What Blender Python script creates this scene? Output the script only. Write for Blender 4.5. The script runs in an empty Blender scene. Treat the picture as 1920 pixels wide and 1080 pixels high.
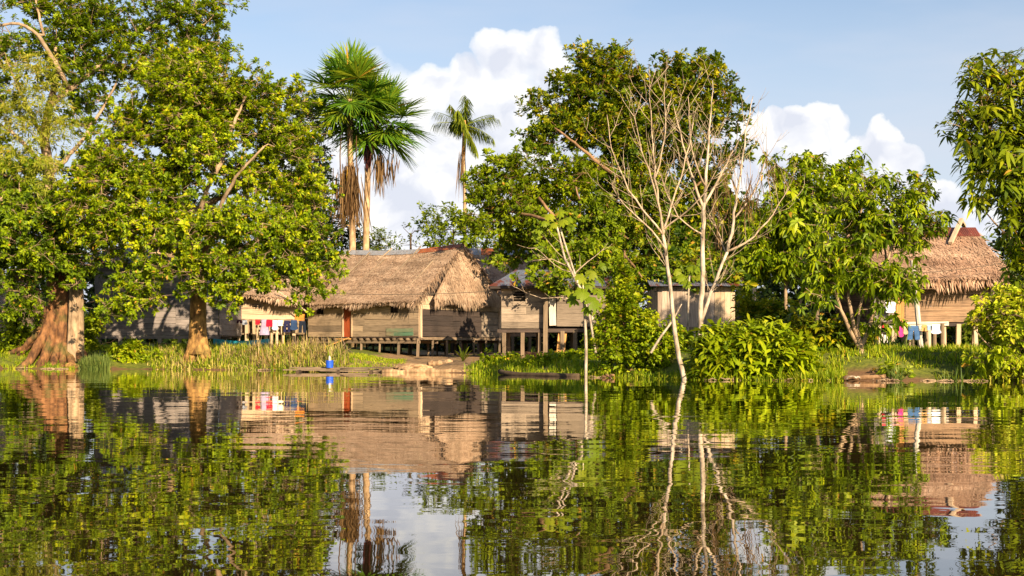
import bpy, math, random
import numpy as np
from mathutils import Vector
R = math.radians
rng = np.random.default_rng(11)
random.seed(5)
SC = bpy.context.scene
COL = SC.collection
CAMH, FPX, HY = 1.2, 2400.0, 642.0
Z = np.array([0., 0., 1.])

def P(px, py, d):
    """world point seen at pixel px,py of the 1920 px photograph, d metres away"""
    return np.array([(px-960)*d/FPX, d, CAMH+(HY-py)*d/FPX])

def norm(a):
    a = np.asarray(a, float)
    return a/np.maximum(np.linalg.norm(a, axis=-1, keepdims=True), 1e-9)

# ------------------------------------------------------------------ ground
_sx = [-400, -60, -23, -12, -7.4, -3, 0, 2.6, 5.7, 9, 16, 60, 400]
_sy = [75, 62, 58.2, 56.2, 52.6, 51.2, 47.5, 44.2, 41.2, 40.2, 39.8, 38, 30]
_hx = [-60, -11, -8.5, -5.8, 0, 4, 7, 60]
_hz = [.9, .85, .75, .40, .40, .55, .85, .95]
def gz(x, y):
    x = np.asarray(x, float); y = np.asarray(y, float)
    s = y - np.interp(x, _sx, _sy) + .35*np.sin(x*.9+1)*np.sin(x*.37) + .18*np.sin(x*2.3)
    h = np.interp(x, _hx, _hz)
    t = np.clip(s/3.2, 0, 1); t = t*t*(3-2*t)
    up = h*t + .06*np.sin(x*1.7+y*.6)*np.sin(y*1.1-x*.5)*np.clip(s/2, 0, 1)
    return np.where(s < 0, np.maximum(-1.8, s*.3), up)
def shore(x):
    return np.interp(x, _sx, _sy)

# ------------------------------------------------------------------ objects
ORG = {}
def props(o, label=None, cat=None, group=None, kind=None):
    if label: o['label'] = label
    if cat: o['category'] = cat
    if group: o['group'] = group
    if kind: o['kind'] = kind
    return o
def thing(name, label, cat, loc, group=None):
    o = bpy.data.objects.new(name, None); COL.objects.link(o)
    o.location = [float(c) for c in loc]; o.empty_display_size = .3
    ORG[o.name] = np.array(loc, float)
    return props(o, label, cat, group)
def chunkify(c):
    return c.chunk() if isinstance(c, MB) else c
def mesh(name, chunks, mat, parent=None, loc=None, smooth=False):
    """one mesh object from chunks (V, F, lc), given in world coordinates"""
    if not isinstance(chunks, list): chunks = [chunks]
    chunks = [chunkify(c) for c in chunks]
    V = []; L = []; tot = []; LC = []; off = 0
    for v, f, lc in chunks:
        v = np.asarray(v, float); V.append(v); LC.append(np.asarray(lc, float))
        if isinstance(f, np.ndarray):
            L.append((f+off).ravel()); tot.append(np.full(len(f), f.shape[1], int))
        else:
            L.append(np.array([i+off for q in f for i in q], int)); tot.append(np.array([len(q) for q in f], int))
        off += len(v)
    V = np.concatenate(V); LC = np.concatenate(LC); L = np.concatenate(L); tot = np.concatenate(tot)
    if parent is not None:
        org = ORG[parent.name]
    else:
        org = np.array(loc if loc is not None else (0, 0, 0), float)
    V = V - org
    me = bpy.data.meshes.new(name)
    me.vertices.add(len(V)); me.vertices.foreach_set('co', V.astype(np.float32).ravel())
    me.loops.add(len(L)); me.loops.foreach_set('vertex_index', L.astype(np.int32))
    me.polygons.add(len(tot)); me.polygons.foreach_set('loop_start', np.concatenate([[0], np.cumsum(tot)[:-1]]).astype(np.int32))
    if smooth: me.polygons.foreach_set('use_smooth', np.ones(len(tot), bool))
    else: me.polygons.foreach_set('use_smooth', np.zeros(len(tot), bool))
    a = me.attributes.new('lc', 'FLOAT_VECTOR', 'POINT'); a.data.foreach_set('vector', LC.astype(np.float32).ravel())
    me.update(calc_edges=True)
    if mat: me.materials.append(mat)
    o = bpy.data.objects.new(name, me); COL.objects.link(o)
    if parent is not None: o.parent = parent
    else: o.location = [float(c) for c in org]
    ORG[o.name] = org
    return o

class MB:
    def __init__(s): s.v = []; s.f = []; s.c = []; s.n = 0
    def add(s, V, F, C):
        s.v.append(np.asarray(V, float)); s.f += [[i+s.n for i in q] for q in F]; s.c.append(np.asarray(C, float)); s.n += len(V)
    def chunk(s): return np.concatenate(s.v), s.f, np.concatenate(s.c)
    def beam(s, a, b, w, h, up=(0, 0, 1), rnd=None):
        a = np.asarray(a, float); b = np.asarray(b, float); d = b-a; L = np.linalg.norm(d); d = d/max(L, 1e-9)
        side = norm(np.cross(d, np.asarray(up, float))); u2 = np.cross(side, d)
        r = random.random() if rnd is None else rnd
        V = []; C = []
        for e, (p, t) in enumerate(((a, 0), (b, L))):
            for i, j in ((-1, -1), (1, -1), (1, 1), (-1, 1)):
                V.append(p+side*w/2*i+u2*h/2*j); C.append((t, i*w/2+j*h/2, r))
        s.add(V, [(3, 2, 1, 0), (4, 5, 6, 7), (0, 1, 5, 4), (1, 2, 6, 5), (2, 3, 7, 6), (3, 0, 4, 7)], C)
    def tube(s, pts, rad, n=6, rnd=None, cap=True):
        pts = np.asarray(pts, float); k = len(pts); rad = np.broadcast_to(np.asarray(rad, float), (k,))
        t = norm(np.gradient(pts, axis=0)); m = np.abs(norm(pts[-1]-pts[0])); ref = np.eye(3)[int(np.argmin(m))]
        e1 = norm(np.cross(t, ref)); e2 = np.cross(t, e1)
        ang = np.arange(n)*2*math.pi/n
        V = pts[:, None]+rad[:, None, None]*(np.cos(ang)[None, :, None]*e1[:, None]+np.sin(ang)[None, :, None]*e2[:, None])
        ln = np.concatenate([[0], np.cumsum(np.linalg.norm(np.diff(pts, axis=0), axis=1))])
        r = random.random() if rnd is None else rnd
        C = np.stack([np.repeat(ln, n), np.tile(ang*rad.mean(), k), np.full(k*n, r)], 1)
        F = [(i*n+j, i*n+(j+1) % n, (i+1)*n+(j+1) % n, (i+1)*n+j) for i in range(k-1) for j in range(n)]
        if cap: F += [tuple(range(n))[::-1], tuple(range((k-1)*n, k*n))]
        s.add(V.reshape(-1, 3), F, C)
    def quad(s, a, b, c, d, thick=.0, rnd=None):
        """slab a b c d with thickness below"""
        a, b, c, d = [np.asarray(x, float) for x in (a, b, c, d)]
        n = norm(np.cross(b-a, d-a)); r = random.random() if rnd is None else rnd
        lu = np.linalg.norm(b-a); lv = np.linalg.norm(d-a)
        V = [a, b, c, d]; C = [(0, 0, r), (lu, 0, r), (lu, lv, r), (0, lv, r)]
        if thick:
            V += [x-n*thick for x in V]; C += C
            s.add(V, [(0, 1, 2, 3), (7, 6, 5, 4), (0, 4, 5, 1), (1, 5, 6, 2), (2, 6, 7, 3), (3, 7, 4, 0)], C)
        else: s.add(V, [(0, 1, 2, 3)], C)
    def lathe(s, base, prof, n=16, rnd=.5):
        base = np.asarray(base, float); V = []; C = []; k = len(prof)
        for r, z in prof:
            for j in range(n):
                a = 2*math.pi*j/n; V.append(base+np.array([r*math.cos(a), r*math.sin(a), z])); C.append((z, a, rnd))
        F = [(i*n+j, i*n+(j+1) % n, (i+1)*n+(j+1) % n, (i+1)*n+j) for i in range(k-1) for j in range(n)]
        F += [tuple(range(n))[::-1], tuple(range((k-1)*n, k*n))]
        s.add(V, F, C)

# ------------------------------------------------------------------ leaf builders (numpy)
def leaf4(Pn, D, U, L, W, fold=.2, droop=.12, wpos=.58, rnd=None):
    n = len(Pn); D = norm(D); S = norm(np.cross(D, U)); N = np.cross(S, D)
    L = np.broadcast_to(L, (n,))[:, None]; W = np.broadcast_to(W, (n,))[:, None]
    tip = Pn+D*L-Z*droop*L; mid = Pn+D*L*wpos-Z*droop*L*.3+N*fold*W
    V = np.stack([Pn, mid+S*W/2, tip, mid-S*W/2], 1).reshape(-1, 3)
    i = np.arange(n)[:, None]*4
    F = np.concatenate([i+np.array([0, 1, 2]), i+np.array([0, 2, 3])], 0)
    r = rng.random(n) if rnd is None else rnd
    C = np.zeros((n, 4, 3)); C[:, :, 0] = [0, .55, 1, .55]; C[:, :, 1] = [.5, 1, .5, 0]; C[:, :, 2] = r[:, None]
    return V, F, C.reshape(-1, 3)
def strips(Pn, D, U, L, W, prof=((0, .2), (.35, 1), (.7, .8), (1, .05)), droop=.3, fold=0., rnd=None):
    n = len(Pn); D = norm(D); S = norm(np.cross(D, U)); N = np.cross(S, D)
    L = np.broadcast_to(L, (n,))[:, None]; W = np.broadcast_to(W, (n,))[:, None]; dr = np.broadcast_to(droop, (n,))[:, None]
    V = []; k = len(prof); C = np.zeros((n, 2*k, 3)); r = rng.random(n) if rnd is None else rnd
    for i, (t, w) in enumerate(prof):
        c = Pn+D*L*t-Z*dr*L*t*t
        V += [c-S*W*w/2, c+S*W*w/2]; C[:, 2*i] = np.array([t, 0, 0]); C[:, 2*i+1] = np.array([t, 1, 0])
    C[:, :, 2] = r[:, None]
    V = np.stack(V, 1).reshape(-1, 3); b = np.arange(n)[:, None]*2*k
    F = np.concatenate([b+np.array([2*i, 2*i+1, 2*i+3, 2*i+2]) for i in range(k-1)], 0)
    return V, F, C.reshape(-1, 3)

# ------------------------------------------------------------------ materials
class NT:
    def __init__(s, name):
        s.m = bpy.data.materials.new(name); s.m.use_nodes = True; s.t = s.m.node_tree; s.t.nodes.clear()
        s.out = s.n('ShaderNodeOutputMaterial')
    def n(s, ty, **kw):
        x = s.t.nodes.new(ty)
        for k, v in kw.items(): setattr(x, k, v)
        return x
    def l(s, a, b): s.t.links.new(a, b)
    def val(s, sock, v):
        if hasattr(v, 'is_linked') or isinstance(v, bpy.types.NodeSocket): s.l(v, sock)
        else: sock.default_value = v
    def math(s, op, a, b=0., c=0., clamp=False):
        x = s.n('ShaderNodeMath', operation=op); x.use_clamp = clamp
        for i, v in enumerate((a, b, c)): s.val(x.inputs[i], v)
        return x.outputs[0]
    def vmath(s, op, a, b=(0, 0, 0)):
        x = s.n('ShaderNodeVectorMath', operation=op); s.val(x.inputs[0], a); s.val(x.inputs[1], b)
        return x.outputs[1] if op in ('LENGTH', 'DOT_PRODUCT', 'DISTANCE') else x.outputs[0]
    def lc(s):
        a = s.n('ShaderNodeAttribute', attribute_name='lc'); q = s.n('ShaderNodeSeparateXYZ'); s.l(a.outputs['Vector'], q.inputs[0])
        return q.outputs[0], q.outputs[1], q.outputs[2]
    def comb(s, x, y, z):
        q = s.n('ShaderNodeCombineXYZ'); s.val(q.inputs[0], x); s.val(q.inputs[1], y); s.val(q.inputs[2], z); return q.outputs[0]
    def obj(s): return s.n('ShaderNodeTexCoord').outputs['Object']
    def pos(s): return s.n('ShaderNodeNewGeometry').outputs['Position']
    def noise(s, vec, scale, detail=3., rough=.55, dist=0.):
        x = s.n('ShaderNodeTexNoise'); s.l(vec, x.inputs['Vector']); x.inputs['Scale'].default_value = scale
        x.inputs['Detail'].default_value = detail; x.inputs['Roughness'].default_value = rough; x.inputs['Distortion'].default_value = dist
        return x.outputs[0]
    def ramp(s, fac, stops, interp='LINEAR'):
        x = s.n('ShaderNodeValToRGB'); s.l(fac, x.inputs[0]); e = x.color_ramp.elements; x.color_ramp.interpolation = interp
        while len(e) < len(stops): e.new(.5)
        for el, (p, c) in zip(e, stops):
            el.position = p; el.color = (*c, 1) if not isinstance(c, (int, float)) else (c, c, c, 1)
        return x.outputs[0]
    def mix(s, f, a, b, mode='MIX'):
        x = s.n('ShaderNodeMix', data_type='RGBA', blend_type=mode); s.val(x.inputs[0], f)
        for i, v in ((6, a), (7, b)):
            if isinstance(v, tuple): v = (*v, 1)[:4]
            s.val(x.inputs[i], v)
        return x.outputs[2]
    def bsdf(s, col, rough=.7, spec=.3, normal=None, metal=0.):
        b = s.n('ShaderNodeBsdfPrincipled')
        s.val(b.inputs['Base Color'], (*col, 1) if isinstance(col, tuple) and len(col) == 3 else col)
        s.val(b.inputs['Roughness'], rough); b.inputs['Specular IOR Level'].default_value = spec; b.inputs['Metallic'].default_value = metal
        if normal is not None: s.l(normal, b.inputs['Normal'])
        return b.outputs[0]
    def bump(s, h, strength=.4, dist=.02):
        x = s.n('ShaderNodeBump'); s.l(h, x.inputs['Height']); x.inputs['Strength'].default_value = strength; x.inputs['Distance'].default_value = dist
        return x.outputs[0]
    def end(s, sh): s.l(sh, s.out.inputs[0]); return s.m

def leafmat(name, cols, rough=.48, trans=.34, spec=.18, old=.988, clump=.35, warm=(1.15, 1.2, .4)):
    t = NT(name); _, _, r = t.lc(); k = len(cols)
    c = t.ramp(r, [((i+.5)/k, c) for i, c in enumerate(cols)])
    nz = t.noise(t.obj(), clump, 2.)
    c = t.mix(.55, c, t.ramp(nz, [(.32, (.55, .62, .6)), (.68, (1.35, 1.25, 1.0))]), 'MULTIPLY')
    c = t.mix(t.math('GREATER_THAN', t.math('FRACT', t.math('MULTIPLY', r, 37.7)), old), c, (.42, .24, .03))
    b = t.bsdf(c, rough, spec)
    tr = t.n('ShaderNodeBsdfTranslucent'); t.l(t.mix(1., c, tuple(warm), 'MULTIPLY'), tr.inputs[0])
    ms = t.n('ShaderNodeMixShader'); ms.inputs[0].default_value = trans; t.l(b, ms.inputs[1]); t.l(tr.outputs[0], ms.inputs[2])
    return t.end(ms.outputs[0])
def woodmat(name, a, b, dark=(.03, .025, .02), grain=1., rough=.8, stain=.5):
    t = NT(name); u, v, r = t.lc()
    vec = t.comb(t.math('MULTIPLY', u, .7), t.math('MULTIPLY', v, 16.), t.math('MULTIPLY', r, 37.))
    g = t.noise(vec, 2.2*grain, 5., .62)
    c = t.mix(t.ramp(r, [(0., 0.), (1., 1.)]), a, b)
    c = t.mix(1., c, t.ramp(g, [(.25, (.36, .34, .33)), (.52, (.95, .95, .95)), (.8, (1.3, 1.27, 1.25))]), 'MULTIPLY')
    st = t.noise(t.obj(), .9, 4., .6)
    c = t.mix(t.math('MULTIPLY', t.ramp(st, [(.48, 0.), (.72, 1.)]), stain), c, dark)
    return t.end(t.bsdf(c, rough, .25, t.bump(g, .5, .012)))
def barkmat(name, a, b, scale=6., moss=0., rough=.85, bump=.03, moss_col=(.05, .07, .015)):
    t = NT(name); p = t.obj(); pz = t.vmath('MULTIPLY', p, (1., 1., .35))
    n1 = t.noise(pz, scale, 5., .62); n2 = t.noise(p, scale*.22, 3.)
    c = t.mix(t.ramp(n1, [(.35, 0.), (.65, 1.)]), a, b)
    c = t.mix(1., c, t.ramp(n2, [(.3, (.5, .48, .46)), (.65, (1.15, 1.12, 1.1))]), 'MULTIPLY')
    if moss: c = t.mix(t.math('MULTIPLY', t.ramp(t.noise(p, 1.3, 4.), [(.5, 0.), (.62, 1.)]), moss), c, moss_col)
    return t.end(t.bsdf(c, rough, .2, t.bump(n1, .8, bump)))
def plain(name, col, rough=.6, spec=.3, var=.25, sc=3., metal=0.):
    t = NT(name); nz = t.noise(t.obj(), sc, 4.)
    c = t.mix(1., col, t.ramp(nz, [(.3, (1-var,)*3), (.7, (1+var*.5,)*3)]), 'MULTIPLY')
    return t.end(t.bsdf(c, rough, spec, metal=metal))
def thatchmat(name, cols):
    t = NT(name); u, v, r = t.lc(); k = len(cols)
    c = t.ramp(r, [((i+.5)/k, c) for i, c in enumerate(cols)])
    nz = t.noise(t.obj(), .8, 4.)
    c = t.mix(.8, c, t.ramp(nz, [(.32, (.62, .6, .58)), (.62, (1.12, 1.08, 1.05))]), 'MULTIPLY')
    return t.end(t.bsdf(c, .85, .15))
def tinmat(name, base, rust, amount=.5):
    t = NT(name); u, v, r = t.lc(); p = t.obj()
    nz = t.noise(t.vmath('MULTIPLY', p, (1.6, .5, .5)), 1.2, 5., .6)
    c = t.mix(t.ramp(nz, [(.62-amount*.3, 0.), (.72-amount*.3, 1.)]), base, rust)
    c = t.mix(1., c, t.ramp(t.noise(p, 7., 3.), [(.3, (.7, .7, .7)), (.7, (1.1, 1.1, 1.1))]), 'MULTIPLY')
    w = t.n('ShaderNodeMath', operation='SINE'); t.l(t.math('MULTIPLY', u, 70.), w.inputs[0])
    return t.end(t.bsdf(c, .45, .5, t.bump(w.outputs[0], .6, .012), metal=.25))
# ------------------------------------------------------------------ camera, light, sky
SUN_AZ, SUN_EL = 28., 24.            # degrees to the right of straight behind the camera, and above the horizon
cam = bpy.data.cameras.new('camera'); cam.lens = 45; cam.sensor_width = 36; cam.shift_y = (HY-540)/1920.; cam.clip_end = 6000; cam.clip_start = .1
co = bpy.data.objects.new('camera', cam); COL.objects.link(co); co.location = (0, 0, CAMH); co.rotation_euler = (R(90), 0, 0); SC.camera = co
sdir = Vector((math.sin(R(SUN_AZ))*math.cos(R(SUN_EL)), -math.cos(R(SUN_AZ))*math.cos(R(SUN_EL)), math.sin(R(SUN_EL))))
sl = bpy.data.lights.new('sun', 'SUN'); sl.energy = 5.; sl.angle = R(.5); sl.color = (1., .80, .53)
so = bpy.data.objects.new('sun', sl); COL.objects.link(so); so.rotation_euler = (-sdir).to_track_quat('-Z', 'Y').to_euler(); so.location = (20, -60, 40)
SC.view_settings.view_transform = 'Standard'; SC.view_settings.look = 'None'; SC.view_settings.gamma = 1.; SC.view_settings.exposure = 1.25
SC.cycles.max_bounces = 8; SC.cycles.diffuse_bounces = 2; SC.cycles.glossy_bounces = 3; SC.cycles.transmission_bounces = 3
SC.cycles.caustics_reflective = False; SC.cycles.caustics_refractive = False

def build_world():
    w = bpy.data.worlds.new('World'); SC.world = w; w.use_nodes = True
    t = NT.__new__(NT); t.t = w.node_tree; t.t.nodes.clear(); t.out = t.n('ShaderNodeOutputWorld')
    sky = t.n('ShaderNodeTexSky', sky_type='NISHITA'); sky.sun_disc = False
    sky.sun_elevation = R(SUN_EL); sky.sun_rotation = R(180-SUN_AZ); sky.air_density = 1.; sky.dust_density = 1.0; sky.ozone_density = 2.
    bs = t.n('ShaderNodeBackground'); t.l(sky.outputs[0], bs.inputs[0]); bs.inputs[1].default_value = .066
    d = t.n('ShaderNodeTexCoord').outputs['Generated']
    q = t.n('ShaderNodeSeparateXYZ'); t.l(d, q.inputs[0])
    fy = t.math('MAXIMUM', q.outputs[1], .02)
    p = t.comb(t.math('DIVIDE', q.outputs[0], fy), t.math('DIVIDE', q.outputs[2], fy), 0.)
    ahead = t.ramp(q.outputs[1], [(.05, 0.), (.3, 1.)])
    def warp(scale, amp, detail, rough=.55):
        x = t.n('ShaderNodeTexNoise'); t.l(p, x.inputs['Vector']); x.inputs['Scale'].default_value = scale
        x.inputs['Detail'].default_value = detail; x.inputs['Roughness'].default_value = rough
        return t.vmath('MULTIPLY', t.vmath('SUBTRACT', x.outputs['Color'], (.5, .5, .5)), (amp, amp, 0))
    vo = t.n('ShaderNodeTexVoronoi', feature='SMOOTH_F1'); t.l(p, vo.inputs['Vector']); vo.inputs['Scale'].default_value = 42.; vo.inputs['Smoothness'].default_value = .4
    pw = t.vmath('ADD', p, t.vmath('ADD', warp(22., .035, 5.), warp(8., .03, 2.)))
    def uv(px, py): return ((px-960)/FPX, (HY-py)/FPX, 0.)
    def field(blobs):
        acc = None
        for x, y, rx, ry in blobs:
            dd = t.vmath('MULTIPLY', t.vmath('SUBTRACT', pw, uv(x, y)), (FPX/rx, FPX/ry, 0.))
            f = t.math('SUBTRACT', 1., t.vmath('LENGTH', dd))
            if acc is None: acc = f
            else: acc = t.math('SMOOTH_MAX', acc, f, .12)
        return acc
    big = [(955, 115, 62, 60), (1010, 95, 42, 42), (925, 85, 36, 36), (1030, 135, 42, 38), (870, 145, 60, 45), (800, 165, 70, 55), (960, 220, 120, 110),
           (850, 300, 190, 150), (690, 300, 170, 200), (610, 380, 130, 120), (780, 420, 220, 110), (1010, 300, 100, 160)]
    right = [(1455, 235, 38, 38), (1540, 240, 58, 52), (1500, 225, 40, 35), (1415, 265, 50, 60), (1500, 320, 120, 110), (1605, 300, 50, 50), (1655, 275, 42, 42),
             (1680, 330, 52, 62), (1640, 400, 105, 90), (1380, 330, 90, 110), (1740, 385, 55, 50), (1765, 395, 40, 30), (1810, 415, 90, 34)]
    fb, fr = field(big), field(right)
    vt = t.math('MULTIPLY', t.math('SUBTRACT', .45, vo.outputs['Distance']), .22)
    mb = t.ramp(t.math('ADD', fb, vt), [(-.0, 0.), (.09, .5), (.24, .85), (.5, .96), (.8, 1.)])
    mr = t.ramp(t.math('ADD', fr, vt), [(.0, 0.), (.07, .55), (.18, .93), (.3, 1.)])
    mask = t.math('MULTIPLY', t.math('MAXIMUM', mb, mr), ahead)
    # relief: the same noise taken a little towards the sun
    def fb_(off, sc=20.):
        x = t.n('ShaderNodeTexNoise'); t.l(t.vmath('ADD', pw, off), x.inputs['Vector']); x.inputs['Scale'].default_value = sc; x.inputs['Detail'].default_value = 4.; x.inputs['Roughness'].default_value = .5
        return x.outputs[0]
    rel = t.math('SUBTRACT', fb_((0, 0, 0)), fb_((.012, .012, 0)))
    shade = t.math('ADD', t.math('MULTIPLY', rel, 2.6), t.math('MULTIPLY', t.math('SUBTRACT', t.math('MAXIMUM', fb, fr), .12), -.38))
    cc = t.ramp(t.math('ADD', shade, .62), [(.15, (.68, .71, .80)), (.5, (.84, .85, .89)), (.70, (.99, .97, .94))])
    bc = t.n('ShaderNodeBackground'); t.l(cc, bc.inputs[0]); bc.inputs[1].default_value = .485
    # thin high veil and pale horizon
    veil = t.noise(t.vmath('MULTIPLY', p, (2.2, 9., 0.)), 1.6, 4., .55)
    ps = t.n('ShaderNodeSeparateXYZ'); t.l(p, ps.inputs[0])
    hz = t.ramp(ps.outputs[1], [(.05, .92), (.16, .6), (.27, .2)])
    vm = t.math('MULTIPLY', t.math('MULTIPLY_ADD', t.ramp(veil, [(.42, 0.), (.75, .5)]), .6, hz), ahead, clamp=True)
    bv = t.n('ShaderNodeBackground'); bv.inputs[0].default_value = (.80, .84, .95, 1); bv.inputs[1].default_value = .39
    m0 = t.n('ShaderNodeMixShader'); t.l(vm, m0.inputs[0]); t.l(bs.outputs[0], m0.inputs[1]); t.l(bv.outputs[0], m0.inputs[2])
    m1 = t.n('ShaderNodeMixShader'); t.l(mask, m1.inputs[0]); t.l(m0.outputs[0], m1.inputs[1]); t.l(bc.outputs[0], m1.inputs[2])
    t.l(m1.outputs[0], t.out.inputs[0])
    w.cycles.sampling_method = 'MANUAL'; w.cycles.sample_map_resolution = 512
build_world()

# ------------------------------------------------------------------ materials
M = {}
M['leaf_dome'] = leafmat('leaf_dome', [(0.052, 0.097, 0.0032), (0.125, 0.193, 0.0040), (0.210, 0.300, 0.0048), (0.335, 0.407, 0.0064), (0.478, 0.464, 0.0120)], old=.978)
M['leaf_old'] = leafmat('leaf_old', [(0.047, 0.092, 0.0040), (0.114, 0.184, 0.0048), (0.201, 0.281, 0.0056), (0.325, 0.396, 0.0080)])
M['leaf_fine'] = leafmat('leaf_fine', [(.15, .20, .012), (.27, .31, .02), (.38, .38, .04), (.44, .37, .08)])
M['leaf_big'] = leafmat('leaf_big', [(0.022, 0.053, 0.0040), (0.056, 0.106, 0.0040), (0.123, 0.179, 0.0048), (0.226, 0.270, 0.0064), (0.371, 0.319, 0.0096)])
M['leaf_low'] = leafmat('leaf_low', [(0.056, 0.097, 0.0040), (0.129, 0.188, 0.0048), (0.206, 0.276, 0.0056), (0.308, 0.358, 0.0080)])
M['leaf_right'] = leafmat('leaf_right', [(0.062, 0.111, 0.0040), (0.144, 0.217, 0.0048), (0.237, 0.319, 0.0056), (0.371, 0.416, 0.0080)])
M['leaf_lance'] = leafmat('leaf_lance', [(0.051, 0.092, 0.0064), (0.134, 0.184, 0.0064), (0.237, 0.290, 0.0080), (0.349, 0.367, 0.0120)])
M['leaf_lime'] = leafmat('leaf_lime', [(.18, .25, .008), (.34, .42, .012), (.48, .54, .02), (.56, .50, .04)])
M['leaf_bush'] = leafmat('leaf_bush', [(0.082, 0.135, 0.0040), (0.175, 0.252, 0.0048), (0.277, 0.358, 0.0072), (0.371, 0.387, 0.0112)])
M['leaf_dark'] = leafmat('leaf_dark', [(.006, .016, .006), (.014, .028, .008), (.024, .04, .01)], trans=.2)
M['leaf_back'] = leafmat('leaf_back', [(0.05, 0.08, 0.01), (0.1, 0.145, 0.012), (0.18, 0.22, 0.018)])
M['leaf_palm'] = leafmat('leaf_palm', [(.035, .10, .015), (.08, .18, .015), (.15, .26, .015), (.26, .31, .02)], rough=.38, trans=.3)
M['leaf_acai'] = leafmat('leaf_acai', [(.10, .15, .015), (.18, .23, .02), (.27, .31, .03)], trans=.4)
M['leaf_cecropia'] = leafmat('leaf_cecropia', [(.16, .23, .010), (.22, .29, .012), (.28, .32, .02)], trans=.45)
M['leaf_banana'] = leafmat('leaf_banana', [(.07, .12, .01), (.14, .18, .015), (.24, .22, .03)], trans=.45)
M['grass'] = leafmat('grass_blades', [(.10, .16, .008), (.20, .27, .010), (.31, .36, .02), (.42, .40, .06), (.52, .42, .15)], trans=.35, clump=.8)
M['grass_green'] = leafmat('grass_green', [(.11, .18, .006), (.21, .30, .008), (.32, .40, .012), (.46, .45, .04)], trans=.35, clump=.7)
M['grass_blue'] = leafmat('grass_blue', [(.09, .14, .03), (.14, .20, .045), (.22, .27, .07)], trans=.35)
M['straw'] = leafmat('straw', [(.20, .14, .06), (.34, .25, .11), (.45, .34, .17)], trans=.3, warm=(1.1, 1., .8))
M['frond_dead'] = leafmat('frond_dead', [(.09, .05, .022), (.17, .095, .04), (.27, .165, .075)], trans=.25, warm=(1.1, .9, .6))
M['bark_red'] = barkmat('bark_red', (.30, .145, .06), (.06, .03, .018), 6.5, .6, bump=.07)
M['bark_gold'] = barkmat('bark_gold', (.48, .28, .09), (.12, .062, .025), 6., .45, bump=.06)
M['bark_pale'] = barkmat('bark_pale', (.42, .31, .20), (.22, .15, .09), 6.)
M['bark_white'] = barkmat('bark_white', (.66, .56, .45), (.24, .185, .13), 6., bump=.015)
M['bark_twig'] = barkmat('bark_twig', (.54, .43, .31), (.33, .24, .16), 7., bump=.01)
M['bark_brown'] = barkmat('bark_brown', (.30, .185, .10), (.14, .08, .04), 5.)
M['bark_dark'] = barkmat('bark_dark', (.10, .07, .045), (.05, .035, .022), 5.)
M['bark_palm'] = barkmat('bark_palm', (.52, .37, .22), (.30, .19, .10), 5., bump=.015)
M['wood'] = woodmat('wood_weathered', (.42, .31, .205), (.20, .15, .105))
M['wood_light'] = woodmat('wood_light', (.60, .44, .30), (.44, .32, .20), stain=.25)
M['wood_pink'] = woodmat('wood_bleached', (.50, .385, .30), (.27, .205, .16), stain=.3)
M['wood_grey'] = woodmat('wood_grey', (.29, .245, .225), (.18, .155, .15), (.035, .03, .03))
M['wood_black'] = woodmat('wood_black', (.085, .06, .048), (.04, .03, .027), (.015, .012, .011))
M['wood_brown'] = woodmat('wood_brown', (.32, .20, .12), (.17, .105, .065))
M['wood_hut'] = woodmat('wood_hut', (.36, .28, .21), (.18, .14, .105))
M['wood_post'] = woodmat('wood_post', (.24, .17, .11), (.13, .095, .062), grain=.8)
M['wood_white'] = woodmat('wood_white', (.62, .55, .47), (.52, .46, .40), stain=.15)
M['wood_green'] = woodmat('wood_green', (.08, .19, .12), (.20, .20, .12), (.26, .19, .12), stain=1.)
M['wood_door'] = woodmat('wood_door', (.36, .075, .02), (.30, .06, .018), stain=.25)
M['wood_orange'] = woodmat('wood_orange', (.55, .29, .09), (.46, .22, .07), stain=.2)
M['thatch'] = thatchmat('thatch', [(.20, .13, .085), (.31, .21, .14), (.40, .28, .195), (.48, .36, .26)])
M['thatch_red'] = thatchmat('thatch_red', [(.22, .13, .085), (.33, .20, .13), (.41, .265, .18), (.49, .345, .24)])
M['tin'] = tinmat('tin_rusty', (.16, .18, .24), (.17, .045, .025), .45)
M['tin_grey'] = tinmat('tin_grey', (.34, .34, .36), (.24, .16, .11), .15)
M['tin_rust'] = tinmat('tin_rust', (.40, .12, .035), (.30, .07, .025), .5)
M['tin_red'] = tinmat('tin_red', (.20, .050, .028), (.13, .034, .02), .4)
M['dark'] = plain('dark_inside', (.018, .014, .012), .9, .1)
M['rope'] = plain('rope', (.10, .08, .06), .9, .1)
M['blue'] = plain('blue_plastic', (.012, .08, .55), .35, .5, .12)
M['cyan'] = plain('cyan_paint', (.02, .30, .42), .5, .4, .35)
M['mud'] = plain('mud', (.16, .085, .045), .8, .2, .5, 4.)
M['log'] = barkmat('log_tan', (.46, .32, .18), (.22, .13, .07), 9., bump=.03)
M['fruit'] = plain('palm_fruit', (.06, .010, .008), .5, .4)

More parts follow.
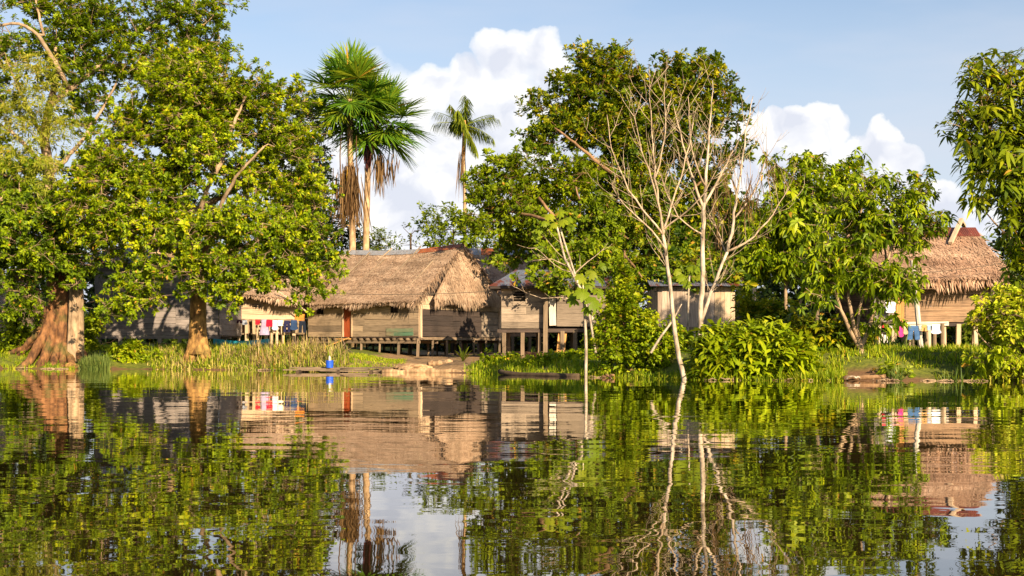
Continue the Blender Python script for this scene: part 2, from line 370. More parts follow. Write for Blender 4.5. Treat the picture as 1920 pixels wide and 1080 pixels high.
# ------------------------------------------------------------------ ground and water
def build_ground():
    xs = np.concatenate([np.linspace(-1200, -45, 16)[:-1], np.linspace(-45, 45, 181), np.linspace(45, 1200, 16)[1:]])
    ys = np.concatenate([np.linspace(24, 36, 9)[:-1], np.linspace(36, 84, 121), np.linspace(84, 200, 20)[1:], np.linspace(200, 3000, 10)[1:]])
    X, Y = np.meshgrid(xs, ys); Zh = gz(X, Y)
    nx, ny = len(xs), len(ys)
    V = np.stack([X, Y, Zh], -1).reshape(-1, 3)
    i, j = np.meshgrid(np.arange(nx-1), np.arange(ny-1)); b = (j*nx+i).ravel()
    F = np.stack([b, b+1, b+nx+1, b+nx], 1)
    earth = np.clip(1.3-np.abs((X+2.4)/5.2)**2, 0, 1)*np.clip((Y-shore(X)-.0)/.6, 0, 1)
    wet = np.clip(1-(Y-shore(X))/(.9+1.1*np.clip((X-9.5)/1.5, 0, 1)), 0, 1)
    mesh('ground', (V, F, np.stack([earth, wet, 0*X], -1).reshape(-1, 3)), gm, smooth=True)['kind'] = 'structure'
t = NT('ground_mat'); e, wt, _ = t.lc(); p = t.pos()
n1 = t.noise(p, .8, 5.); n2 = t.noise(p, 6., 5., .65)
gr = t.mix(t.ramp(n2, [(.3, 0.), (.7, 1.)]), (.05, .07, .012), (.16, .17, .02))
ea = t.mix(t.ramp(n2, [(.3, 0.), (.7, 1.)]), (.15, .085, .04), (.34, .22, .11))
k = t.math('ADD', e, t.math('MULTIPLY', t.math('SUBTRACT', n1, .5), 1.4))
c = t.mix(t.ramp(k, [(.42, 0.), (.58, 1.)]), gr, ea)
c = t.mix(t.ramp(t.math('ADD', wt, t.math('MULTIPLY', t.math('SUBTRACT', n1, .5), .8)), [(.35, 0.), (.7, 1.)]), c, t.mix(n2, (.06, .032, .016), (.22, .12, .06)))
gm = t.end(t.bsdf(c, .9, .2, t.bump(n2, .6, .05)))
build_ground()

t = NT('river_water'); p = t.pos()
wa = t.noise(t.vmath('MULTIPLY', p, (.5, 1., 1.)), .30, 2., .45)
wb = t.noise(t.vmath('MULTIPLY', p, (.5, 1., 1.)), .8, 2., .5, .5)
wc = t.noise(t.vmath('MULTIPLY', p, (.7, 1., 1.)), 3.2, 2., .5, .6)
gust = t.ramp(t.noise(t.vmath('MULTIPLY', p, (.25, 1., 1.)), .09, 3.), [(.36, .3), (.64, 1.7)])
h = t.math('ADD', t.math('MULTIPLY', wa, .0125), t.math('MULTIPLY', gust, t.math('ADD', t.math('MULTIPLY', wb, .0060), t.math('MULTIPLY', wc, .0006))))
bp = t.n('ShaderNodeBump'); t.l(h, bp.inputs['Height']); bp.inputs['Strength'].default_value = 1.; bp.inputs['Distance'].default_value = 1.
fr = t.n('ShaderNodeFresnel'); fr.inputs['IOR'].default_value = 1.33; t.l(bp.outputs[0], fr.inputs['Normal'])
df = t.n('ShaderNodeBsdfDiffuse'); df.inputs[0].default_value = (.018, .011, .004, 1)
gl = t.n('ShaderNodeBsdfGlossy'); gl.inputs['Roughness'].default_value = .01; gl.inputs[0].default_value = (1, .985, .96, 1); t.l(bp.outputs[0], gl.inputs['Normal'])
b = t.n('ShaderNodeMixShader'); t.l(t.math('MULTIPLY_ADD', fr.outputs[0], 1.26, .04, clamp=True), b.inputs[0]); t.l(df.outputs[0], b.inputs[1]); t.l(gl.outputs[0], b.inputs[2])
wm = t.end(b.outputs[0])
xs = np.array([-1200, -60, 60, 1200.]); ys = np.array([-600, -10, 30, 62, 66.])
X, Y = np.meshgrid(xs, ys); i, j = np.meshgrid(np.arange(3), np.arange(4)); bb = (j*4+i).ravel()
mesh('river_water', (np.stack([X, Y, X*0], -1).reshape(-1, 3), np.stack([bb, bb+1, bb+5, bb+4], 1), np.zeros((20, 3))), wm)['kind'] = 'structure'
# ------------------------------------------------------------------ house builders
def px_x(px, d): return (px-960)*d/FPX
def px_z(py, d): return CAMH+(HY-py)*d/FPX
def walls_h(O, u, n, L, z0, z1, bh=.24, holes=(), seg=(1.6, 4.2), th=.025, clip=None):
    """horizontal boards from O along u, facing n; holes = (a0,a1,z0,z1); clip(z)->(a0,a1) for gables"""
    mb = MB(); O = np.array(O, float); u = np.array(u, float); n = np.array(n, float)
    edges = [z0]
    while edges[-1] < z1-.05: edges.append(min(z1, edges[-1]+bh*random.uniform(.82, 1.2)))
    for a, b in zip(edges[:-1], edges[1:]):
        zm = (a+b)/2; lo, hi = (0, L) if clip is None else clip(zm)
        if hi-lo < .1: continue
        spans = [(lo, hi)]
        for h0, h1, q0, q1 in holes:
            if q0 < zm < q1:
                spans = [s for x0, x1 in spans for s in ((x0, min(x1, h0)), (max(x0, h1), x1)) if s[1]-s[0] > .04]
        for x0, x1 in spans:
            x = x0
            while x < x1-.02:
                y = min(x1, x+random.uniform(*seg))
                if x1-y < .5: y = x1
                off = random.uniform(0, .012); tl = random.uniform(-.012, .012)
                A = O+u*(x+.003)+n*off; B = O+u*(y-.003)+n*off
                A[2] = B[2] = zm; A[2] += tl; B[2] -= tl
                mb.beam(A, B, th, (b-a)-.013)
                x = y
    return mb
def walls_v(O, u, n, L, z0, z1, bw=.2, th=.025):
    mb = MB(); O = np.array(O, float); u = np.array(u, float); n = np.array(n, float); x = 0
    while x < L-.02:
        w = min(L-x, bw*random.uniform(.75, 1.3)); c = O+u*(x+w/2)+n*random.uniform(0, .015)
        A = c.copy(); B = c.copy(); A[2] = z0-random.uniform(0, .05); B[2] = z1
        mb.beam(A, B, w-.008, th, up=n); x += w
    return mb
def thatch_slope(E0, E1, R0, R1, dens=150, ln=.6, wd=.05, rows=.2, fringe=.35, jit=.5, sag=0., thick=.14):
    """thatch on the quad eave E0-E1, ridge R0-R1: slab plus courses of leaf blades"""
    E0, E1, R0, R1 = [np.array(x, float) for x in (E0, E1, R0, R1)]
    up = (R0+R1-E0-E1)/2; H = np.linalg.norm(up); upn = up/H
    along = norm((E1-E0)+(R1-R0)); nrm = norm(np.cross(along, upn)); nrm = nrm*np.sign(nrm[2] if abs(nrm[2]) > .05 else -nrm[1])
    W = np.linalg.norm(E1-E0)
    def pt(a, b):
        a = np.asarray(a)[..., None]; b = np.asarray(b)[..., None]
        q = (E0*(1-a)+E1*a)*(1-b)+(R0*(1-a)+R1*a)*b
        q = q.copy(); q[..., 2] -= sag*4*(a*(1-a))[..., 0]*b[..., 0]
        return q
    # slab as a grid top and bottom
    m = 9; A, B = np.meshgrid(np.linspace(0, 1, m), np.linspace(0, 1, m)); top = pt(A, B).reshape(-1, 3); bot = top-nrm*thick
    i, j = np.meshgrid(np.arange(m-1), np.arange(m-1)); b = (j*m+i).ravel(); f1 = np.stack([b, b+1, b+m+1, b+m], 1); n0 = m*m
    F = [f1, f1[:, ::-1]+n0]
    for k in range(m-1):
        for q in ((k, k+1), (n0-m+k, n0-m+k+1), (k*m, (k+1)*m), (k*m+m-1, (k+1)*m+m-1)): F.append(np.array([[q[0], q[1], q[1]+n0, q[0]+n0]]))
    C = np.zeros((2*n0, 3)); C[:, 2] = .35
    ch = [(np.concatenate([top, bot]), np.concatenate(F), C)]
    N = int(W*H*dens); nr = max(2, int(H/rows)); row = rng.integers(0, nr, N)
    a = rng.random(N); bb = (row+.9+rng.normal(0, .12, N))/nr; bb = np.clip(bb, .0, 1.)
    base = pt(a, bb)+nrm*(.012+.035*rng.random((N, 1)))
    D = -upn+along*rng.normal(0, jit, (N, 1))+nrm*(rng.random((N, 1))*.16-.01)
    ch.append(strips(base, D, np.broadcast_to(nrm, (N, 3)), ln*rng.uniform(.5, 1.2, N), wd*rng.uniform(.6, 1.4, N), prof=((0, .8), (.55, 1), (1, .15)), droop=.06, rnd=np.clip(.42*rng.random(N)+.3*rng.random(nr+1)[row]+.34*(.5+.5*np.sin(a*W*1.3+row*.9)*np.sin(a*W*.37+row*.23+E0[0])), 0, 1)))
    # small curled ends that stand up a little
    N2 = N//8; a = rng.random(N2); b2 = rng.random(N2)
    D = along*rng.choice([-1, 1], (N2, 1))*rng.uniform(.3, 1, (N2, 1))-upn*rng.uniform(.0, .8, (N2, 1))+nrm*rng.uniform(.05, .5, (N2, 1))
    ch.append(strips(pt(a, b2)+nrm*.05, D, np.broadcast_to(nrm, (N2, 3)), ln*rng.uniform(.25, .6, N2), wd*.7, prof=((0, .8), (.5, 1), (1, .1)), droop=.25))
    if fringe:
        N3 = int(W*70); a = rng.random(N3); D = -upn*1.+along*rng.normal(0, .25, (N3, 1))-Z*.7
        ch.append(strips(pt(a, np.full(N3, .015))-nrm*(rng.random((N3, 1))*thick), D, np.broadcast_to(nrm, (N3, 3)), fringe*rng.uniform(.35, 1.35, N3)*(1+.35*np.sin(a*W*1.7+E0[0])), .06*rng.uniform(.5, 1.5, N3), prof=((0, 1), (.6, .8), (1, .1)), droop=.2))
    return ch
def posts(parent, pts, zt, r=.075, mat='wood_post', sink=.25, name='stilt', square=True):
    for x, y in pts:
        mb = MB(); z0 = float(gz(x, y))-sink; lean = np.array([random.uniform(-.05, .05), random.uniform(-.05, .05), 0])
        rr = r*random.uniform(.8, 1.25)
        if square: mb.beam((x+lean[0], y+lean[1], z0), (x, y, zt), 2*rr, 2*rr*random.uniform(.8, 1.1), up=(0, 1, 0))
        else: mb.tube([(x+lean[0], y+lean[1], z0), (x+lean[0]*.4, y, (z0+zt)/2), (x, y, zt)], [rr*1.1, rr, rr*.9], 7)
        mesh(name, mb, M[mat], parent)
def tin_sheets(E0, E1, R0, R1, mb, w=.85, over=.03):
    E0, E1, R0, R1 = [np.array(x, float) for x in (E0, E1, R0, R1)]
    n = max(1, int(round(np.linalg.norm(E1-E0)/w))); nn = norm(np.cross(E1-E0, R0-E0)); nn *= np.sign(nn[2])
    for k in range(n):
        a0, a1 = k/n, (k+1)/n; o = nn*(.004+.012*(k % 2)); rr = random.random()
        j = (E0-R0)*random.uniform(-.01, .02)
        mb.quad(E0*(1-a0)+E1*a0+o+j, E0*(1-a1)+E1*a1+o+j, R0*(1-a1)+R1*a1+o, R0*(1-a0)+R1*a0+o, .006, rr)

# ---- main thatched house, corner towards the river
def main_house():
    d0 = 71.; C = np.array([px_x(785, d0), d0, 0]); th = R(33)
    u = np.array([-math.cos(th), math.sin(th), 0]); v = np.array([math.sin(th), math.cos(th), 0]); L, W = 8.14, 8.13
    nf, ng = -v, -u; zf, ze, zr = 1.52, 3.72, 6.86
    t = thing('stilt_house', 'largest thatched plank house on stilts with a shaggy gable, brown door and metal ridge cap', 'house', (C[0], C[1], float(gz(C[0], C[1]))))
    def q(a, b, z): return C+u*a+v*b+Z*z
    door = (4.83, 5.40, zf, 3.5); win = (1.45, 1.97, 2.95, 3.65); win2 = (6.95, 7.5, 2.95, 3.6)
    mesh('wall', walls_h(q(0, 0, 0), u, nf, L, zf, ze, .3, [door, win, win2]), M['wood'], t)
    # gable side: light boards on top, panel of near-black boards, small light panel
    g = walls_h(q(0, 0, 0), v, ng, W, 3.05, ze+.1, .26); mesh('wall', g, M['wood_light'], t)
    mesh('dark_wall_panel', walls_h(q(0, .0, 0)+v*.25, v, ng, 5.9, zf, 3.05, .3), M['wood_black'], t)['label'] = 'dark plank panel'
    mesh('wall_panel', [walls_h(q(0, 6.17, 0), v, ng, 1.8, 2.3, 3.05, .36), walls_h(q(0, 6.17, 0), v, ng, 1.8, zf, 2.3, .38)], M['wood_hut'], t)
    for b_, lo in ((.12, .1), (W-.08, .25)): mb = MB(); mb.beam(q(-.03, b_, zf-lo), q(-.03, b_, ze), .17, .14, up=u); mesh('corner_post', mb, M['wood_light'], t)
    mesh('wall', walls_h(q(0, W, 0), u, v, L, zf, ze, .3), M['wood'], t); mesh('wall', walls_h(q(L, 0, 0), v, u, W, zf, ze, .3), M['wood'], t)
    mb = MB(); mb.quad(q(.03, .03, zf-.03), q(L-.03, .03, zf-.03), q(L-.03, W-.03, zf-.03), q(.03, W-.03, zf-.03), -.05); mesh('floor', mb, M['wood_black'], t)
    # green faded paint boards near the corner
    mesh('painted_board', walls_h(q(.35, -.035, 0), u, nf, 1.9, zf+.05, zf+.5, .24, seg=(.5, 1.1)), M['wood_green'], t)['label'] = 'boards with flaking green paint'
    mb = MB()
    for k, a in enumerate((4.88, 5.11, 5.34)): mb.beam(q(a, .04, zf), q(a, .04, 3.48), .22, .03, up=nf, rnd=.3+.2*k)
    mesh('door', mb, M['wood_door'], t)
    mb = MB(); mb.beam(q(5.46, -.04, zf), q(5.46, -.04, 3.5), .09, .05, up=nf); mb.beam(q(4.79, -.04, zf), q(4.79, -.04, 3.5), .07, .05, up=nf); mesh('door_frame', mb, M['wood_light'], t)
    mb = MB(); mb.beam(q(1.74, .01, 2.93), q(1.74, .01, 3.66), .06, .05, up=nf); mb.quad(q(1.40, .3, 2.9), q(2.02, .3, 2.9), q(2.02, .3, 3.7), q(1.40, .3, 3.7), .02); mesh('window', mb, M['wood_black'], t)
    # sill beams and joist ends
    mb = MB(); mb.beam(q(-.1, -.02, zf-.30), q(L+.1, -.02, zf-.28), .1, .16); mb.beam(q(-.03, .1, zf-.10), q(-.03, W+.2, zf-.12), .1, .15)
    for k in range(17): mb.beam(q(.25+k*.48, -.16, zf-.13), q(.25+k*.48, 1.2, zf-.13), .09, .13)
    for b in (1.9, 3.9, 5.9, W): mb.beam(q(0.1, b, zf-.30), q(L, b, zf-.30), .1, .16)
    mesh('floor_beam', mb, M['wood_post'], t)
    pts = []
    for b in (.0, 2.7, 5.4, W):
        for k in range(7):
            p_ = q(.02+k*1.355, b, 0); pts.append((p_[0], p_[1]))
    for b in (1.35, 4.0, 6.7): p_ = q(0.02, b, 0); pts.append((p_[0], p_[1]))
    posts(t, pts, zf-.1, .062)
    # roof
    ov = .55; ze2 = 3.42; rl, rr_ = L+.7, -.12
    E0, E1 = q(rl, -ov, ze2-.02), q(-.15, -ov, ze2+.05); R0, R1 = q(rl, W/2, zr), q(rr_, W/2, zr+.02)
    B0, B1 = q(rl, W+ov, ze2), q(-.1, W+ov, ze2)
    roof = mesh('thatch_roof', thatch_slope(E0, E1, R0, R1, 260, .30, .045, .16, .24, .7, .22)+thatch_slope(B0, B1, R0, R1, 90, .6, .06, .25, .3, .5, .22), M['thatch'], t)
    # shaggy verge of the river-side gable
    ch = []
    for (e, r_) in ((E1, R1), (B1, R1)):
        n = 260; a = rng.random((n, 1)); base = e*(1-a)+r_*a; D = norm(e-r_)*.5-u*.9*rng.random((n, 1))+rng.normal(0, .35, (n, 3))-Z*.35
        ch.append(strips(base-Z*.05*rng.random((n, 1)), D, np.broadcast_to(nf, (n, 3)), .5*rng.uniform(.4, 1.3, n), .06, prof=((0, 1), (.6, .8), (1, .1)), droop=.35))
    mesh('verge_thatch', ch, M['thatch'], t)
    # hanging gable thatch, flaring outwards at the bottom
    ch = []
    for lev, (z0, z1, out0, out1) in enumerate(((3.62, 5.25, .62, .28), (4.75, 6.75, .36, .06))):
        def hw(z): return (zr-z)/(zr-ze2)*(W/2+.3)*.90
        bl, br = q(-out0, W/2-hw(z0)+.25, z0), q(-out0, W/2+hw(z0)-.1, z0); tl, tr = q(-out1, W/2-hw(z1)*.9, z1), q(-out1, W/2+hw(z1)*.9, z1)
        ch += thatch_slope(bl, br, tl, tr, 230, .5, .045, .3, .34, .22, 0, .08)
    mesh('gable_thatch', ch, M['thatch'], t)
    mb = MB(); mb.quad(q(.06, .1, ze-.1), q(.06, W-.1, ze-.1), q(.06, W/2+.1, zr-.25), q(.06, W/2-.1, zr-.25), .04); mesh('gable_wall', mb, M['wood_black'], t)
    # ridge cap: grey sheets then rusty sheets
    def rp(a, dn, s): # point on ridge at a, dn metres down the slope on side s
        k = (rl-a)/(rl-rr_); z = zr+.10-.22*4*k*(1-k); sl = math.atan2(zr-ze2, W/2+ov)
        return q(a, W/2-s*dn*math.cos(sl), z-dn*math.sin(sl))
    def cap(a0, a1, mb):
        n = 5
        for k in range(n):
            x0, x1 = a0+(a1-a0)*k/n, a0+(a1-a0)*(k+1)/n; o = Z*.012*(k % 2)
            mb.quad(rp(x0, .5, 1)+o, rp(x1, .5, 1)+o, rp(x1, 0, 1)+o, rp(x0, 0, 1)+o, .008, .5)
            mb.quad(rp(x0, 0, 1)+o, rp(x1, 0, 1)+o, rp(x1, .5, -1)+o, rp(x0, .5, -1)+o, .008, .5)
    mb = MB(); cap(rl, 2.95, mb); mesh('ridge_cap', mb, M['tin_grey'], roof)['label'] = 'grey sheet metal ridge cap'
    mb = MB(); cap(2.9, rr_, mb); mesh('ridge_cap', mb, M['tin_rust'], roof)['label'] = 'orange rusted ridge cap'
    sl = math.atan2(zr-ze2, W/2+ov); up_n = nf*math.sin(sl)+Z*math.cos(sl)
    for a, l0, l1 in ((8.2, -.1, 1.6), (6.6, .3, 3.4), (5.2, -.1, 1.2), (5.0, 1.0, 3.0), (3.0, -.15, 4.4), (1.0, 1.7, 4.8), (6.9, 3.6, 5.2)):
        mb = MB(); A = rp(a, max(l0, 0), 1)+up_n*.06; B = rp(a+.25, l1, 1)+up_n*.05
        if l0 < 0: A = A+(A-B)/np.linalg.norm(A-B)*.15
        mb.tube([A, (A+B)/2-up_n*.01, B], [.042, .036, .03], 6); mesh('roof_pole', mb, M['wood'], roof)
    # stairs: two sloping planks below the door
    mb = MB(); mb.beam(q(4.9, -.15, zf-.05), q(6.2, -1.5, .75), .34, .05); mb.beam(q(5.6, -.2, zf-.12), q(4.9, -.2, zf-.12), .5, .06); mb.beam(q(5.6, -.1, .8), q(6.3, -1.0, .55), .3, .05)
    mesh('ramp', mb, M['wood_orange'], t)
main_house()

# ---- grey house on the left, behind the dome tree
def grey_house():
    d = 67.; t = thing('plank_house', 'tall dark grey plank house on stilts half hidden behind the domed tree', 'house', (px_x(290, d), d, float(gz(px_x(290, d), d))))
    x0, x1, zf = px_x(186, d), px_x(410, d), px_z(629, d); zm = px_z(561, d); xa, xb = px_x(172, d), px_x(347, d); zt = px_z(488, d)
    f = (0, -1, 0)
    w1 = mesh('wall', [walls_h((x0, d, 0), (1, 0, 0), f, px_x(330, d)-x0, zf, zm, .33, seg=(3.5, 4.2))], M['wood_grey'], t); mesh('wall', walls_h((x1, d+.1, 0), (0, 1, 0), (1, 0, 0), 5.5, zf, zm, .3), M['wood_grey'], t)
    mesh('wall', walls_h((px_x(330, d), d-.03, 0), (1, 0, 0), f, x1-px_x(330, d), zf, zm, .26), M['wood_grey'], t)
    mesh('upper_wall', [walls_h((xa, d+.5, 0), (1, 0, 0), f, xb-xa, zm-.02, zt, .3), walls_h((xb, d+.52, 0), (0, 1, 0), (1, 0, 0), 5., zm-.02, zt, .3), walls_h((xa, d+.52, 0), (0, 1, 0), (-1, 0, 0), 5., zf, zt, .3)], M['wood_grey'], t)
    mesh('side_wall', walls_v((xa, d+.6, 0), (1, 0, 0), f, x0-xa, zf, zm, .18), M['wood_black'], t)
    mb = MB(); mb.beam((xa-.2, d-.05, zf-.09), (x1+.1, d-.05, zf-.09), .12, .16); mb.beam((xa, d+3, zf-.09), (x1, d+3, zf-.09), .12, .16); mb.beam((xa-.1, d+.46, zm), (x1, d+.46, zm), .1, .12); mb.beam((x0+.02, d-.06, zf-.6), (x0+.02, d-.06, zt-.1), .1, .1, up=(0, 1, 0)); mesh('floor_beam', mb, M['wood_grey'], t)
    mb = MB(); mb.quad((xa, d+.1, zf-.02), (x1, d+.1, zf-.02), (x1, d+5.5, zf-.02), (xa, d+5.5, zf-.02), .06); mesh('floor', mb, M['wood_black'], t)
    mb = MB(); mb.quad((x0+2.6, d+.3, zm+.05), (x1+.35, d-.35, zm-.08), (x1+.35, d+5.4, zm+.7), (x0+2.6, d+5.4, zm+.7), .03); mesh('lean_to_roof', mb, M['tin'], t)
    mb = MB(); e = .5; ym, yb = d+.1, d+6.; zc = zt+.02; xr0, xr1 = xa+1.6, xb-1.6; zr = px_z(452, d+3)
    tin_sheets((xa-e, ym-.1, zc), (xb+e, ym-.1, zc), (xr0, d+3, zr), (xr1, d+3, zr), mb)
    tin_sheets((xb+e, ym-.1, zc), (xb+e, yb, zc), (xr1, d+3, zr), (xr1, d+3.02, zr), mb); tin_sheets((xa-e, yb, zc), (xa-e, ym-.1, zc), (xr0, d+3.02, zr), (xr0, d+3, zr), mb)
    tin_sheets((xb+e, yb, zc), (xa-e, yb, zc), (xr1, d+3.02, zr), (xr0, d+3.02, zr), mb)
    mb.beam((xa-e, ym-.11, zc-.07), (xb+e, ym-.11, zc-.07), .04, .14); mesh('tin_roof', mb, M['tin'], t)
    posts(t, [(px_x(p, d+b), d+b) for b in (0, 2.8, 5.3) for p in (187, 226, 263, 300, 337, 374, 405)], zf-.1, .085, 'wood_grey')
grey_house()

# ---- small thatched hut between them
def pale_hut():
    d = 73.; t = thing('plank_hut', 'pale plank hut with slatted window and ragged thatch above the left washing line', 'house', (px_x(490, d), d, float(gz(px_x(490, d), d))))
    f = (0, -1, 0); z0, z1 = px_z(599, d), px_z(560, d); xa, xb = px_x(452, d), px_x(555, d); ha, hb, hz0, hz1 = px_x(473, d)-xa, px_x(493, d)-xa, px_z(582, d), px_z(568, d)
    mesh('wall', [walls_h((xa, d, 0), (1, 0, 0), f, xb-xa, z0, z1, .3, [(ha, hb, hz0, hz1)], seg=(1.3, 3)), walls_h((xb, d+.02, 0), (0, 1, 0), (1, 0, 0), 4., z0-.8, z1, .3), walls_h((px_x(410, d), d+4, 0), (1, 0, 0), (0, 1, 0), 4.4, z0-.8, z1, .3)], M['wood_light'], t)
    mb = MB()
    for k in range(4): mb.beam((xa+ha, d, hz0+.02+k*.125), (xa+hb, d, hz0+.02+k*.125), .03, .06)
    mesh('window_slats', mb, M['wood_light'], t)
    zf = px_z(624, d)
    mesh('porch_wall', walls_h((px_x(409, d), d+.3, 0), (1, 0, 0), f, px_x(474, d)-px_x(409, d), zf, z1-.3, .32), M['wood'], t)
    mb = MB()
    for k in range(3): mb.beam((px_x(474, d), d+.1, px_z(624-k*8, d)), (px_x(553, d), d+.1, px_z(624-k*8, d)), .05, .12)
    mesh('rail', mb, M['wood_light'], t)
    mb = MB(); mb.quad((px_x(409, d), d-.1, zf-.02), (xb, d-.1, zf-.02), (xb, d+4, zf-.02), (px_x(409, d), d+4, zf-.02), .08); mb.beam((px_x(409, d), d-.02, z0-.06), (xb, d-.02, z0-.06), .1, .1); mesh('floor', mb, M['wood_post'], t)
    posts(t, [(px_x(p, d-.15), d-.15) for p in (415, 447, 463, 476, 500, 509, 530, 552)], z0, .08, 'wood_light'); posts(t, [(px_x(p, d+2.5), d+2.5) for p in (412, 440, 470, 500, 530, 555)], zf, .08, 'wood_post'); posts(t, [(px_x(421, d-.6), d-.6)], z1, .1, 'wood_grey')
    ze = px_z(569, d-.8); zr = px_z(516, d+2.)
    mesh('thatch_roof', thatch_slope((px_x(440, d), d-.7, ze+.62), (px_x(592, d), d-.9, ze+.12), (px_x(440, d), d+2., zr), (px_x(604, d), d+2., zr-.1), 190, .4, .06, .2, .26, .6)+thatch_slope((px_x(592, d), d+4.6, ze), (px_x(440, d), d+4.6, ze), (px_x(604, d), d+2., zr-.2), (px_x(440, d), d+2., zr), 60), M['thatch'], t)
    mb = MB(); mb.tube([P(520, 545, d-1.0), P(548, 565, d-1.0), P(576, 585, d-1.)], [.04, .04, .035], 5); mesh('roof_pole', mb, M['wood_light'], t)
pale_hut()

# ---- hut with a rusty tin roof
def tin_hut():
    d = 64.; t = thing('plank_hut', 'weathered plank hut with a black window and a low rusty blue tin roof', 'house', (px_x(1000, d), d, float(gz(px_x(1000, d), d))))
    f = (0, -1, 0); z0, z1 = px_z(616, d), px_z(536, d); xa, xb, xc = px_x(940, d), px_x(1024, d), px_x(1136, d)
    ha, hb, hz0, hz1 = px_x(963, d)-xa, px_x(985, d)-xa, px_z(569, d), px_z(543, d)
    mesh('wall', [walls_h((xa, d, 0), (1, 0, 0), f, xb-xa, z0, z1, .36, [(ha, hb, hz0, hz1)], seg=(1.2, 2.6)), walls_h((xa, d+.02, 0), (0, 1, 0), (-1, 0, 0), 4., z0, z1, .3), walls_h((xc, d+.9, 0), (0, 1, 0), (1, 0, 0), 3., z0, z1, .3), walls_h((xa, d+4, 0), (1, 0, 0), (0, 1, 0), xc-xa, z0, z1, .3)], M['wood_hut'], t)
    mesh('wall', walls_h((px_x(1044, d), d+.05, 0), (1, 0, 0), f, xc-px_x(1044, d), z0+.1, z1, .55, seg=(2.2, 2.6)), M['wood_hut'], t)
    mb = MB(); mb.beam((px_x(1036.5, d), d-.08, z0+.15), (px_x(1035, d), d-.08, z1-.45), .34, .04, up=f); mesh('white_board', mb, M['wood_white'], t)['label'] = 'whitewashed upright board'
    mb = MB(); mb.beam((xa+ha, d+.01, (hz0+hz1)/2), (xa+hb, d+.01, (hz0+hz1)/2), .03, .03); mb.beam((xa+ha, d+.01, (hz0*2+hz1)/3), (xa+hb, d+.01, (hz0*2+hz1)/3), .03, .03)
    w = mesh('window_bars', mb, M['wood_hut'], t)
    mb = MB()
    for a, b in (((ha-.05, hz0-.05), (hb+.05, hz0-.05)), ((ha-.05, hz1+.05), (hb+.05, hz1+.05))): mb.beam((xa+a[0], d-.03, a[1]), (xa+b[0], d-.03, b[1]), .05, .09)
    for a in (ha-.05, hb+.05): mb.beam((xa+a, d-.03, hz0), (xa+a, d-.03, hz1), .08, .045, up=f)
    mesh('window_frame', mb, M['wood_hut'], t)
    mb = MB(); mb.quad((xa, d+.1, z0), (xc, d+.1, z0), (xc, d+4, z0), (xa, d+4, z0), .07); mb.beam((xa-.2, d-.04, z0-.12), (xc+.2, d-.04, z0-.10), .12, .16); mb.beam((xa, d+2, z0-.15), (xc, d+2, z0-.15), .1, .14); mesh('floor', mb, M['wood_black'], t)
    posts(t, [(px_x(p, d), d+b) for b in (0, 1.9, 3.8) for p in (944, 953 if b else 946, 980, 1012, 1055, 1078, 1108, 1132)], z0-.1, .085)
    posts(t, [(px_x(1023.5, d-.3), d-.3)], z1, .10, 'wood_post', name='porch_post')
    mb = MB(); mb.beam((px_x(1050, d-.2), d-.2, .3), (px_x(1055, d+.1), d+.1, z0-.1), .42, .06, up=f); mesh('leaning_plank', mb, M['wood_orange'], t)
    ze = px_z(537, d); zr = px_z(506, d+2); mb = MB()
    tin_sheets((px_x(917, d), d-.55, ze), (px_x(1150, d), d-.55, ze), (px_x(968, d), d+2, zr), (px_x(1150, d), d+2, zr), mb, .7)
    tin_sheets((px_x(917, d), d+4.5, ze), (px_x(917, d), d-.55, ze), (px_x(968, d), d+2.02, zr), (px_x(968, d), d+2, zr), mb, .7); tin_sheets((px_x(1150, d), d+4.5, ze), (px_x(917, d), d+4.5, ze), (px_x(1150, d), d+2.02, zr), (px_x(968, d), d+2.02, zr), mb, .7)
    mesh('tin_roof', mb, M['tin'], t)
    mb = MB(); mb.beam((px_x(917, d)+.05, d-.54, ze-.08), (px_x(1150, d), d-.54, ze-.08), .05, .11); mesh('fascia', mb, M['wood_black'], t)
tin_hut()

# ---- thatched roof behind
def rear_house():
    d = 90.; t = thing('thatched_house', 'brown thatched house with grey and rust ridge sheets showing behind the big shaggy gable', 'house', (px_x(960, d), d, .4))
    xa, xb = px_x(850, d), px_x(1040, d); zr, ze = px_z(469, d+4), 4.2; z0 = 1.6
    roof = mesh('thatch_roof', thatch_slope((xa, d-.5, ze), (xb, d-.5, ze), (xa, d+4, zr), (xb, d+4, zr), 110, .6, .08, .25, .4, .5)+thatch_slope((xb, d+8.5, ze), (xa, d+8.5, ze), (xb, d+4, zr), (xa, d+4, zr), 40), M['thatch_red'], t)
    for a, b, m in ((850, 902, 'tin_grey'), (902, 936, 'tin_rust'), (936, 1040, 'tin_grey')):
        mb = MB(); A, B = px_x(a, d+4), px_x(b, d+4); mb.quad((A, d+3.4, zr-.38), (B, d+3.4, zr-.38), (B, d+4, zr+.14), (A, d+4, zr+.14), .01); mb.quad((A, d+4, zr+.14), (B, d+4, zr+.14), (B, d+4.7, zr-.4), (A, d+4.7, zr-.4), .01); mesh('ridge_cap', mb, M[m], roof)
    mb = MB(); mb.tube([P(893, 462, d+3), P(905, 492, d+1.5), P(918, 515, d)], .05, 5); mesh('roof_pole', mb, M['wood_light'], roof)
    mesh('wall', [walls_h((xa+.4, d, 0), (1, 0, 0), (0, -1, 0), xb-xa-.8, z0, ze+.2, .3), walls_h((xb-.4, d+.1, 0), (0, 1, 0), (1, 0, 0), 7.5, z0, ze+.2, .3), walls_h((xa+.4, d+.1, 0), (0, 1, 0), (-1, 0, 0), 7.5, z0, ze+.2, .3)], M['wood_brown'], t)
    posts(t, [(x, d+b) for b in (0, 3.5, 7) for x in np.linspace(xa+.5, xb-.5, 6)], z0, .09)
rear_house()

